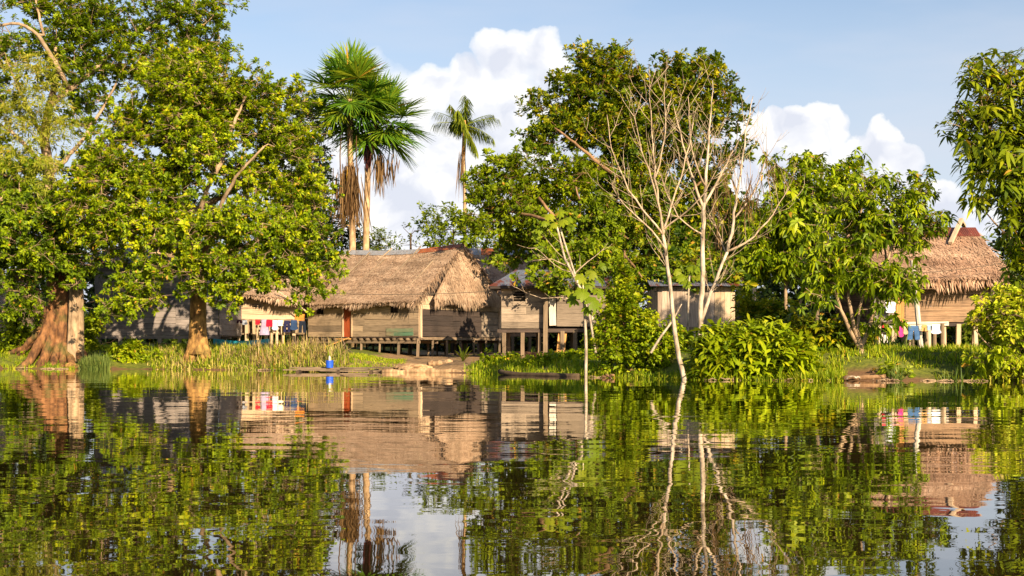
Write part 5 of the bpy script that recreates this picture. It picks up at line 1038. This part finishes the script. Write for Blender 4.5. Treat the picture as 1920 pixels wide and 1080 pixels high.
# ------------------------------------------------------------------ grasses and reeds
def blades(xy, h, w, lean, droop, prof=((0, 1), (.4, .85), (.75, .5), (1, .05))):
    n = len(xy); b = np.stack([xy[:, 0], xy[:, 1], np.maximum(gz(xy[:, 0], xy[:, 1]), -.12)-.03], 1); az = rng.random(n)*2*math.pi; l = np.abs(rng.normal(0, lean, n))
    D = np.stack([np.cos(az)*l, np.sin(az)*l, np.ones(n)], 1); U = np.stack([np.cos(az+1.57+rng.normal(0, .8, n)), np.sin(az+1.57), 0*az], 1)
    return strips(b, D, np.cross(D, U), h, w, prof=prof, droop=droop*rng.random(n))
def patch(n, px0, px1, s0, s1, clump=.5):
    """ground points between two picture columns, s0..s1 m behind the shoreline, in tufts"""
    m = max(1, n//14); px = rng.uniform(px0, px1, m); d = np.full(m, 50.)
    for _ in range(6): d = shore(px_x(px, d))+0
    d = d+rng.uniform(s0, s1, m); c = np.stack([px_x(px, d), d], 1); k = rng.integers(0, m, n)
    return c[k]+rng.normal(0, .09*clump*2, (n, 2))
def stuff(name, label, chunks, mat): o = mesh(name, chunks, M[mat]); props(o, label, 'grass', None, 'stuff'); return o
def hh(n, a, b): return rng.uniform(a, b, n)
p1 = patch(9000, 290, 640, -.1, 3.6, .9); stuff('reeds', 'tall yellow-green reeds and grass along the left bank', [blades(p1, hh(9000, .25, .95)*np.interp(p1[:, 0], [-16, -12, -9.5, -7], [.62, .62, .95, .95])*hh(9000, .4, 1.3), .045, .75, 1.3)], 'grass')
p2 = patch(2400, 470, 650, .6, 4.5); p2b = patch(500, 300, 480, .3, 3.); stuff('dry_reeds', 'straw-coloured dead reed stalks standing in the left bank grass', [blades(p2, hh(2400, .4, 1.15)*np.interp(p2[:, 0], [-12, -9.2], [.75, 1.05]), .034, .8, 1.2), blades(p2b, hh(500, .3, .8), .034, .8, 1.2)], 'straw')
p3 = patch(1500, 153, 203, -.3, .5, .3); stuff('water_grass', 'clump of blue-green grass standing in the water beside the buttress roots', [blades(p3, hh(1500, .35, .85), .032, .3, .4)], 'grass_blue')
p4 = patch(7000, 640, 760, .8, 8.); p4b = patch(5000, 150, 640, 2.5, 9.); stuff('short_grass', 'short green grass on the slope below the big thatched house', [blades(p4, hh(7000, .06, .2)*np.interp(p4[:, 0], [-9, -6.4, -5.6, -3.8], [1.3, 1, .8, .5]), .03, .6, .4), blades(p4b, hh(5000, .15, .5), .03, .5, .5)], 'grass_green')
p5 = patch(5200, 880, 1130, -.05, 2.6); stuff('bank_grass', 'lush grass tufts on the middle bank below the tin-roofed hut', [blades(p5, hh(5200, .12, .42), .035, .6, .7)], 'grass_green')
p6 = patch(9500, 1500, 1870, 1.5, 9.); p6b = patch(2200, 1490, 1580, -.05, 1.5); p6c = patch(500, 1760, 1930, -.1, .9); stuff('meadow_grass', 'bright green grass covering the right bank below the washing line', [blades(p6, hh(9500, .10, .42), .035, .6, .7), blades(p6b, hh(2200, .15, .45), .03, .5, .6), blades(p6c, hh(500, .15, .5), .03, .6, .6)], 'grass_green')
p7 = patch(60, 1670, 1690, -.3, .1, .2); p7b = patch(70, 1765, 1810, -.35, .1, .4); p7c = patch(160, 1640, 1700, 7, 9., .6); stuff('sedge', 'few tall arching sedge blades at the right water edge', [blades(p7, hh(60, .4, .9), .04, .4, .7), blades(p7b, hh(70, .4, .8), .04, .8, .6), blades(p7c, hh(160, .5, 1.2), .05, .6, .7)], 'grass_blue')
p8 = patch(2500, 1100, 1500, -.15, .8); stuff('edge_weeds', 'grassy weeds fringing the water under the vine tangle', [blades(p8, hh(2500, .12, .42), .035, .6, .7)], 'grass_green')
p9 = patch(1200, 0, 150, .0, 2.5); stuff('root_grass', 'thin dark grass among the buttress roots', [blades(p9, hh(1200, .1, .35), .03, .5, .6)], 'grass_green')

# ------------------------------------------------------------------ washing lines
def cloth_sheet(poly_rows, top, right, out, thick=.012, wave=.03, fr=9.):
    """poly_rows: list of (v, u0, u1) from top down: a hanging piece as a wavy grid, front and back"""
    k = 9; V = []; F = []; n = len(poly_rows); ph = random.random()*6
    for side in (0, 1):
        for v, u0, u1 in poly_rows:
            for j in range(k):
                u = u0+(u1-u0)*j/(k-1); w = wave*math.sin(u*fr+ph+v*2)*min(1, .3+v*1.5); V.append(top+right*u-Z*v+out*(w+(side-.5)*thick))
    def id_(s, i, j): return s*n*k+i*k+j
    for i in range(n-1):
        for j in range(k-1): F += [(id_(0, i, j), id_(0, i, j+1), id_(0, i+1, j+1), id_(0, i+1, j)), (id_(1, i, j), id_(1, i+1, j), id_(1, i+1, j+1), id_(1, i, j+1))]
        for j in (0, k-1): F.append((id_(0, i, j), id_(0, i+1, j), id_(1, i+1, j), id_(1, i, j)))
    for i in (0, n-1):
        for j in range(k-1): F.append((id_(0, i, j), id_(1, i, j), id_(1, i, j+1), id_(0, i, j+1)))
    return V, F, [(0, 0, .5)]*len(V)
def garment(kind, px, py, w, h, d, col, label, cat, rough=.9):
    mname = 'cloth_%.2f_%.2f_%.2f' % col
    if mname not in M: M[mname] = plain(mname, col, .9, .1, .25, 6.)
    c = P(px, py, d); s = d/FPX; W, H = w*s, h*s; r, o = np.array([1., 0, 0]), np.array([0, -1., 0]); ch = []
    if kind == 'shirt':   # hung by the hem: body with two short sleeves at the bottom
        ch.append(cloth_sheet([(0, -W*.36, W*.36), (H*.35, -W*.37, W*.37), (H*.62, -W*.38, W*.38), (H*.8, -W*.5, W*.5), (H*.9, -W*.46, W*.46), (H, -W*.2, W*.2)], c, r, o))
    elif kind == 'trousers':
        ch.append(cloth_sheet([(0, -W*.45, W*.45), (H*.18, -W*.48, W*.48), (H*.36, -W*.5, W*.5)], c, r, o))
        for sg in (-1, 1):
            a, b = sorted((sg*W*.03, sg*W*.5)); ch.append(cloth_sheet([(H*.35, a, b), (H*.7, a+sg*W*.04, b+sg*W*.05), (H, a+sg*W*.08, b+sg*W*.06)], c, r, o, .016, .02))
    elif kind == 'shorts':
        ch.append(cloth_sheet([(0, -W*.42, W*.42), (H*.45, -W*.47, W*.47)], c, r, o))
        for sg in (-1, 1): a, b = sorted((sg*W*.05, sg*W*.5)); ch.append(cloth_sheet([(H*.44, a, b), (H, a, b+sg*.02)], c, r, o, .016, .02))
    elif kind == 'dress':
        ch.append(cloth_sheet([(0, -W*.34, W*.34), (H*.25, -W*.32, W*.32), (H*.5, -W*.40, W*.40), (H, -W*.5, W*.5)], c, r, o, wave=.045))
    else: ch.append(cloth_sheet([(0, -W*.5, W*.5), (H*.4, -W*.48, W*.48), (H*.75, -W*.5, W*.47), (H, -W*.46, W*.5)], c, r, o, wave=.04))
    o_ = mesh({'shirt': 'shirt', 'trousers': 'trousers', 'shorts': 'shorts', 'dress': 'dress', 'cloth': 'hanging_cloth'}[kind], ch, M[mname], None, c, smooth=True); props(o_, label, cat); return o_
dl = 71.2
mb = MB(); L0, L1 = P(405, 597, dl), P(578, 597, dl); xs_ = np.linspace(0, 1, 13)[:, None]; mb.tube(L0*(1-xs_)+L1*xs_-Z*.10*np.sin(xs_*math.pi), .012, 5); o = mesh('washing_line', mb, M['rope'], None, L0); props(o, 'sagging rope washing line strung before the pale hut', 'washing line')
for a in (('cloth', 429, 600, 7, 5, (.55, .45, .38), 'tiny beige rag, leftmost on the left washing line', 'cloth'), ('shirt', 437, 600, 11, 12, (.012, .01, .014), 'black top hanging leftmost of the dark clothes on the left line', 'shirt'), ('shorts', 449, 600, 10, 6, (.03, .008, .02), 'dark purple shorts beside the black top', 'shorts'), ('shirt', 459, 600, 12, 9, (.55, .58, .68), 'pale grey small shirt left of the red cloth', 'shirt'),
          ('cloth', 483, 599, 9, 10, (.55, .015, .03), 'narrow red cloth left of the lilac dress', 'cloth'), ('dress', 496, 599, 19, 29, (.34, .27, .40), 'long lilac dress between two red cloths', 'dress'), ('cloth', 505, 599, 12, 13, (.60, .01, .03), 'bright red towel right of the lilac dress', 'towel'), ('shirt', 516, 600, 13, 19, (.60, .58, .72), 'pale lilac shirt right of the red towel', 'shirt'), ('cloth', 526, 600, 10, 11, (.75, .68, .58), 'cream cloth left of the navy clothes', 'cloth'),
          ('trousers', 538, 601, 12, 22, (.02, .02, .06), 'dark navy trousers, first of the dark garments', 'trousers'), ('shirt', 551, 600, 16, 19, (.025, .05, .12), 'navy shirt with a pale chest patch in the middle of the dark garments', 'shirt'), ('trousers', 567, 602, 13, 22, (.012, .016, .028), 'black trousers, last on the left washing line', 'trousers')):
    kind, px, py, w, h, col, lab, cat = a; garment(kind, px, py, w, h, dl, col, lab, cat)
o = garment('cloth', 562, 589, 19, 12, dl+.2, (.62, .22, .04), 'crumpled orange cloth thrown over the rail above the navy clothes', 'cloth')
dr = 50.5
mb = MB(); L0, L1 = P(1560, 606, dr), P(1775, 606, dr); mb.tube(L0*(1-xs_)+L1*xs_-Z*.07*np.sin(xs_*math.pi), .01, 5); o = mesh('washing_line', mb, M['rope'], None, L0); props(o, 'rope washing line strung before the red thatched house', 'washing line')
for a in (('cloth', 1568, 606, 14, 14, (.55, .40, .40), 'faded pink cloth, leftmost on the right washing line', 'cloth'), ('cloth', 1657, 609, 8, 5, (.6, .02, .04), 'small red cloth on the right washing line', 'cloth'), ('cloth', 1668, 609, 11, 6, (.6, .58, .62), 'short grey cloth right of the small red cloth', 'cloth'), ('cloth', 1680, 609, 13, 6, (.72, .32, .34), 'short pink cloth above the magenta top', 'cloth'), ('shirt', 1689, 612, 12, 20, (.70, .05, .25), 'magenta top beside the blue jeans', 'shirt'), ('shirt', 1698, 611, 10, 16, (.45, .33, .20), 'tan top touching the blue jeans', 'shirt'), ('trousers', 1713, 611, 21, 26, (.05, .11, .24), 'blue jeans hanging left of the leaning white pole', 'trousers'), ('shorts', 1733, 609, 10, 12, (.50, .28, .10), 'ochre shorts right of the leaning white pole', 'shorts'), ('cloth', 1742, 610, 7, 9, (.22, .32, .48), 'small blue cloth left of the white shirt', 'cloth'), ('shirt', 1755, 608, 20, 18, (.80, .80, .86), 'white shirt, rightmost on the right washing line', 'shirt'), ('cloth', 1652, 626, 8, 14, (.70, .55, .52), 'pale pink towel hanging low, left of its white twin', 'towel'), ('cloth', 1661, 628, 8, 16, (.80, .74, .70), 'whitish towel hanging low beside the pale pink one', 'towel')):
    kind, px, py, w, h, col, lab, cat = a; garment(kind, px, py, w, h, dr, col, lab, cat)
o = garment('cloth', 1670, 566, 20, 20, 53.7, (.72, .78, .88), 'white and blue cloth hung on the wall left of the orange door', 'cloth')
mb = MB(); mb.tube([P(1645, 624, dr+.05), P(1668, 624, dr+.05)], .012, 5); o = mesh('low_line', mb, M['rope'], None, P(1645, 624, dr)); props(o, 'short low rope holding the two pale towels', 'washing line')
# posts carrying the lines
def post(px, y0, y1, d, r, mat, label, lean=0, name='post'):
    a, b = P(px, y0, d), P(px+lean, y1, d); a[2] = float(gz(a[0], d))-.15; t = thing(name, label, 'post', (a[0], d, a[2]+.15)); mb = MB(); mb.tube([a, (a+b)/2, b], [r*1.05, r, r*.95], 8); mesh('pole', mb, M[mat], t)
post(1728, 655, 488, 51., .105, 'wood_white', 'tall leaning whitish pole crossing the red thatched house wall', -17, 'leaning_pole')
for px, y1, lab in ((1694, 612, 'short stake under the magenta top'), (1711, 622, 'stub post between the jeans legs'), (1737, 612, 'grey stake just right of the leaning white pole'), (1752, 610, 'stake under the white shirt'), (1767, 606, 'thick stake at the right end of the washing line')): post(px, 655, y1, 51.2, .085, 'wood_post', lab)
post(1386, 640, 538, 54., .10, 'wood_post', 'lone dark post right of the upright plank hut', 0); post(1414, 640, 540, 54.5, .085, 'wood_light', 'lone pale post standing further right of the upright plank hut', 0)
post(1532, 640, 520, 56., .10, 'wood_post', 'grey post in the shade behind the slim forked tree', 0)
for px, lab in ((483, 'bare stake below the narrow red cloth'), (509, 'bare stake below the red towel'), (519, 'grey stake below the pale lilac shirt'), (531, 'stake left of the navy trousers')): post(px, 652, 602, 71.6, .075, 'wood_light', lab)
# cables
mb = MB(); A, B = P(440, 536, 66.), P(932, 545, 66.5); xs_ = np.linspace(0, 1, 25)[:, None]; mb.tube(A*(1-xs_)+B*xs_-Z*.62*4*xs_*(1-xs_)*.5, .016, 5); o = mesh('overhead_cable', mb, M['rope'], None, A); props(o, 'thin dark cable sagging across the big thatched roof', 'cable')
mb = MB(); A, B = P(1690, 513, 52.6), P(1900, 489, 52.6); mb.tube(A*(1-xs_)+B*xs_-Z*.1*4*xs_*(1-xs_), .013, 5); o = mesh('overhead_cable', mb, M['rope'], None, A); props(o, 'thin cable crossing the red thatched roof', 'cable')

# ------------------------------------------------------------------ water-edge things
def landing():
    d = 52.; t = thing('landing_raft', 'low raft of loose grey planks floating at the landing, with a blue bucket on it', 'raft', P(620, 696, d)*[1, 1, 0])
    for k, (x0, x1, y0, y1, dz) in enumerate(((530, 640, 51.6, 52.1, .10), (560, 690, 52.3, 51.8, .13), (600, 720, 51.2, 51.5, .07), (545, 620, 52.7, 52.5, .16), (620, 735, 52.6, 52.3, .15), (640, 705, 51.9, 52.0, .17), (668, 770, 51.6, 51.2, .06))):
        mb = MB(); mb.beam((px_x(x0, y0), y0, dz), (px_x(x1, y1), y1, dz+random.uniform(-.05, .03)), .34, .045); mesh('plank', mb, M['wood_post'], t)
    mb = MB()
    for x in (565, 640, 700): mb.tube([(px_x(x, 52), 51.0, .02), (px_x(x+4, 52), 53.0, .04)], .07, 7)
    mesh('float_log', mb, M['bark_dark'], t)
    # bucket
    b = P(618, 692, 51.95); b[2] = .17; t = thing('bucket', 'bright blue bucket standing on the plank raft', 'bucket', b); s = .155
    mb = MB(); mb.lathe(b, [(s*.92, 0), (s*.95, .04), (s, .27), (s*1.06, .27), (s*1.06, .30), (s*.97, .30), (s*.9, .05), (.01, .05)], 20); mesh('bucket_body', mb, M['blue'], t, smooth=False)
    mb = MB(); mb.lathe(b+np.array([0, 0, .16]), [(.045, 0), (.05, .25), (.03, .30), (.02, .33)], 10); o = mesh('scoop_bottle', mb, M['wood_white'], None, b+np.array([0, 0, .16])); props(o, 'small pale bottle standing up in the blue bucket', 'bottle')
landing()
def log(label, pts, rad, mat='log', name='log'):
    t = thing(name, label, 'log', pts[0]); mb = MB(); n = 10; xs_ = np.linspace(0, 1, n); pts = np.array(pts, float); q = np.stack([np.interp(xs_, np.linspace(0, 1, len(pts)), pts[:, i]) for i in range(3)], 1)+rng.normal(0, .02, (n, 3)); mb.tube(q, rad*rng.uniform(.85, 1.1, n), 10); mesh('trunk', mb, M[mat], t, smooth=True)
log('long sunlit log lying along the water below the dark wall panel', [(px_x(716, 51), 51.0, .02), (px_x(800, 51), 50.9, .05), (px_x(886, 50.4), 50.3, .03)], .13)
log('short sawn timber lying behind the long log', [(px_x(804, 53), 53., .30), (px_x(850, 53), 53.2, .38)], .13, 'log')
log('black drift log half sunk at the foot of the middle bank', [(px_x(935, 47.7), 47.6, .12), (px_x(960, 47), 46.8, .02), (px_x(1085, 44.5), 44.5, .02)], .10, 'bark_dark', 'drift_log')
log('dark wet drift log at the right muddy edge', [(px_x(1580, 40.2), 40.1, .08), (px_x(1660, 40.2), 40.2, .10)], .08, 'bark_brown', 'drift_log')
log('curved pale root bleached at the right water edge', [(px_x(1583, 39.9), 39.8, .06), (px_x(1597, 39.9), 39.7, .16), (px_x(1612, 39.9), 39.8, .08)], .03, 'bark_white', 'driftwood')
log('small brown driftwood at the foot of the vine tangle', [(px_x(1128, 43.4), 43.2, .05), (px_x(1150, 43.2), 43.0, .10)], .05, 'bark_brown', 'driftwood')
def heap(label, px, d, w, h, mat, name='rotten_stump', z=0.):
    import bmesh
    c = P(px, 0, d); c[2] = float(gz(c[0], d))+z; bm = bmesh.new(); bmesh.ops.create_icosphere(bm, subdivisions=4, radius=1); V = np.array([v.co[:] for v in bm.verts]); F = [[v.index for v in f.verts] for f in bm.faces]; bm.free()
    n = sum(a*np.sin(V@(norm(rng.normal(size=3))*f)+rng.random()*6) for a, f in ((.10, 3), (.10, 5), (.07, 8), (.05, 13), (.04, 19)) for _ in (0, 1)); V = V*(1+n)[:, None]*np.array([w, w*.5, h])+c
    t = thing(name, label, 'stump', c); mesh('lump', (V, F, np.zeros((len(V), 3))+.5), M[mat], t, smooth=True)
heap('gnarled tan rotten stump lying at the landing below the corner post', 772, 52.3, .62, .20, 'log', z=.05)
heap('mossy lump of root at the water right of the buttress roots', 135, 58.6, .30, .2, 'bark_gold', 'root_lump')
def canoe(label, px0, px1, d, z, mat, wdt=.75, h=.42):
    n = 15; k = 9; V = []; F = []; x0, x1 = px_x(px0, d), px_x(px1, d); c = np.array([(x0+x1)/2, d, z]); L = (x1-x0)/2; C = []
    for s in (0, 1):
        for i in range(n):
            u = -1+2*i/(n-1); ww = (wdt/2-.04*s)*max(.04, (1-abs(u)**2.6)); hh_ = (h-.0)*(1+.25*u*u)
            for j in range(k):
                a = math.pi*j/(k-1); V.append(c+np.array([u*(L-.05*s), ww*math.cos(a)*-1, hh_-(hh_-.04*s)*math.sin(a)**.7*(1-.45*u**4)])); C.append((u, a, .5))
    def q(s, i, j): return s*n*k+i*k+j
    for s in (0, 1):
        for i in range(n-1):
            for j in range(k-1): F.append((q(s, i, j), q(s, i+1, j), q(s, i+1, j+1), q(s, i, j+1)) if s else (q(s, i, j), q(s, i, j+1), q(s, i+1, j+1), q(s, i+1, j)))
    for i in range(n-1):
        for j in (0, k-1): F.append((q(0, i, j), q(0, i+1, j), q(1, i+1, j), q(1, i, j)))
    for i in (0, n-1):
        for j in range(k-1): F.append((q(0, i, j), q(1, i, j), q(1, i, j+1), q(0, i, j+1)))
    t = thing('canoe', label, 'boat', c); mesh('hull', (V, F, C), M[mat], t); mb = MB()
    for u in (-.45, .4): mb.beam(c+np.array([u*L, -wdt*.42, h*.86]), c+np.array([u*L, wdt*.42, h*.86]), .16, .03)
    mesh('seat', mb, M['wood_post'], t)
canoe('turquoise painted canoe pulled up behind the left bank reeds', 400, 505, 64., .86, 'cyan')
canoe('red-brown dugout canoe lying before the tin-roofed hut stilts', 984, 1092, 57.5, .32, 'mud', .8, .38)
b = P(497, 662, 63.); b[2] = float(gz(b[0], 63.)); t = thing('bucket', 'light blue bucket half hidden in the left bank reeds', 'bucket', b); mb = MB(); mb.lathe(b, [(.13, 0), (.16, .30), (.17, .30), (.17, .33), (.15, .33), (.12, .04), (.01, .04)], 18); mesh('bucket_body', mb, M['cyan'], t)
d = 64.5; t = thing('bench', 'low rough plank bench under the grey house', 'bench', P(297, 655, d)); z = px_z(644, d); mb = MB(); mb.beam((px_x(268, d), d, z), (px_x(324, d), d, z), .35, .05); mesh('seat', mb, M['wood_post'], t)
for x in (275, 297, 318): mb = MB(); mb.beam((px_x(x, d), d, .6), (px_x(x, d), d, z-.025), .09, .09, up=(0, 1, 0)); mesh('leg', mb, M['wood_post'], t)
for p_, lab in (([P(640, 634, 68), P(652, 655, 64), P(666, 692, 58)], 'thin crooked pole leaning from the ramp down to the bank'),):
    t = thing('leaning_stick', lab, 'stick', p_[-1]); p_[-1][2] = float(gz(p_[-1][0], p_[-1][1])); mb = MB(); mb.tube(p_, [.03, .028, .022], 6); mesh('stick', mb, M['bark_pale'], t)

m = 260; q_ = patch(m, 0, 1920, -.35, .5, 1.2); mb = MB()
for x, y in q_:
    z = max(.012, float(gz(x, y))+.02); a = random.random()*6.28; l = random.uniform(.08, .45); mb.tube([(x, y, z), (x+math.cos(a)*l*.5, y+math.sin(a)*l*.4, z+random.uniform(0, .05)), (x+math.cos(a)*l, y+math.sin(a)*l*.8, z)], random.uniform(.008, .02), 4)
o = mesh('flotsam', mb, M['bark_pale']); props(o, 'broken twigs and stems washed up along the muddy water line', 'debris', None, 'stuff')

n = 30000; d_ = rng.uniform(104, 128, n); x_ = rng.uniform(-62, 62, n); z_ = gz(x_, d_)+rng.random(n)**1.4*(3.2+1.6*np.sin(x_*.31)+1.1*np.sin(x_*.83+2))
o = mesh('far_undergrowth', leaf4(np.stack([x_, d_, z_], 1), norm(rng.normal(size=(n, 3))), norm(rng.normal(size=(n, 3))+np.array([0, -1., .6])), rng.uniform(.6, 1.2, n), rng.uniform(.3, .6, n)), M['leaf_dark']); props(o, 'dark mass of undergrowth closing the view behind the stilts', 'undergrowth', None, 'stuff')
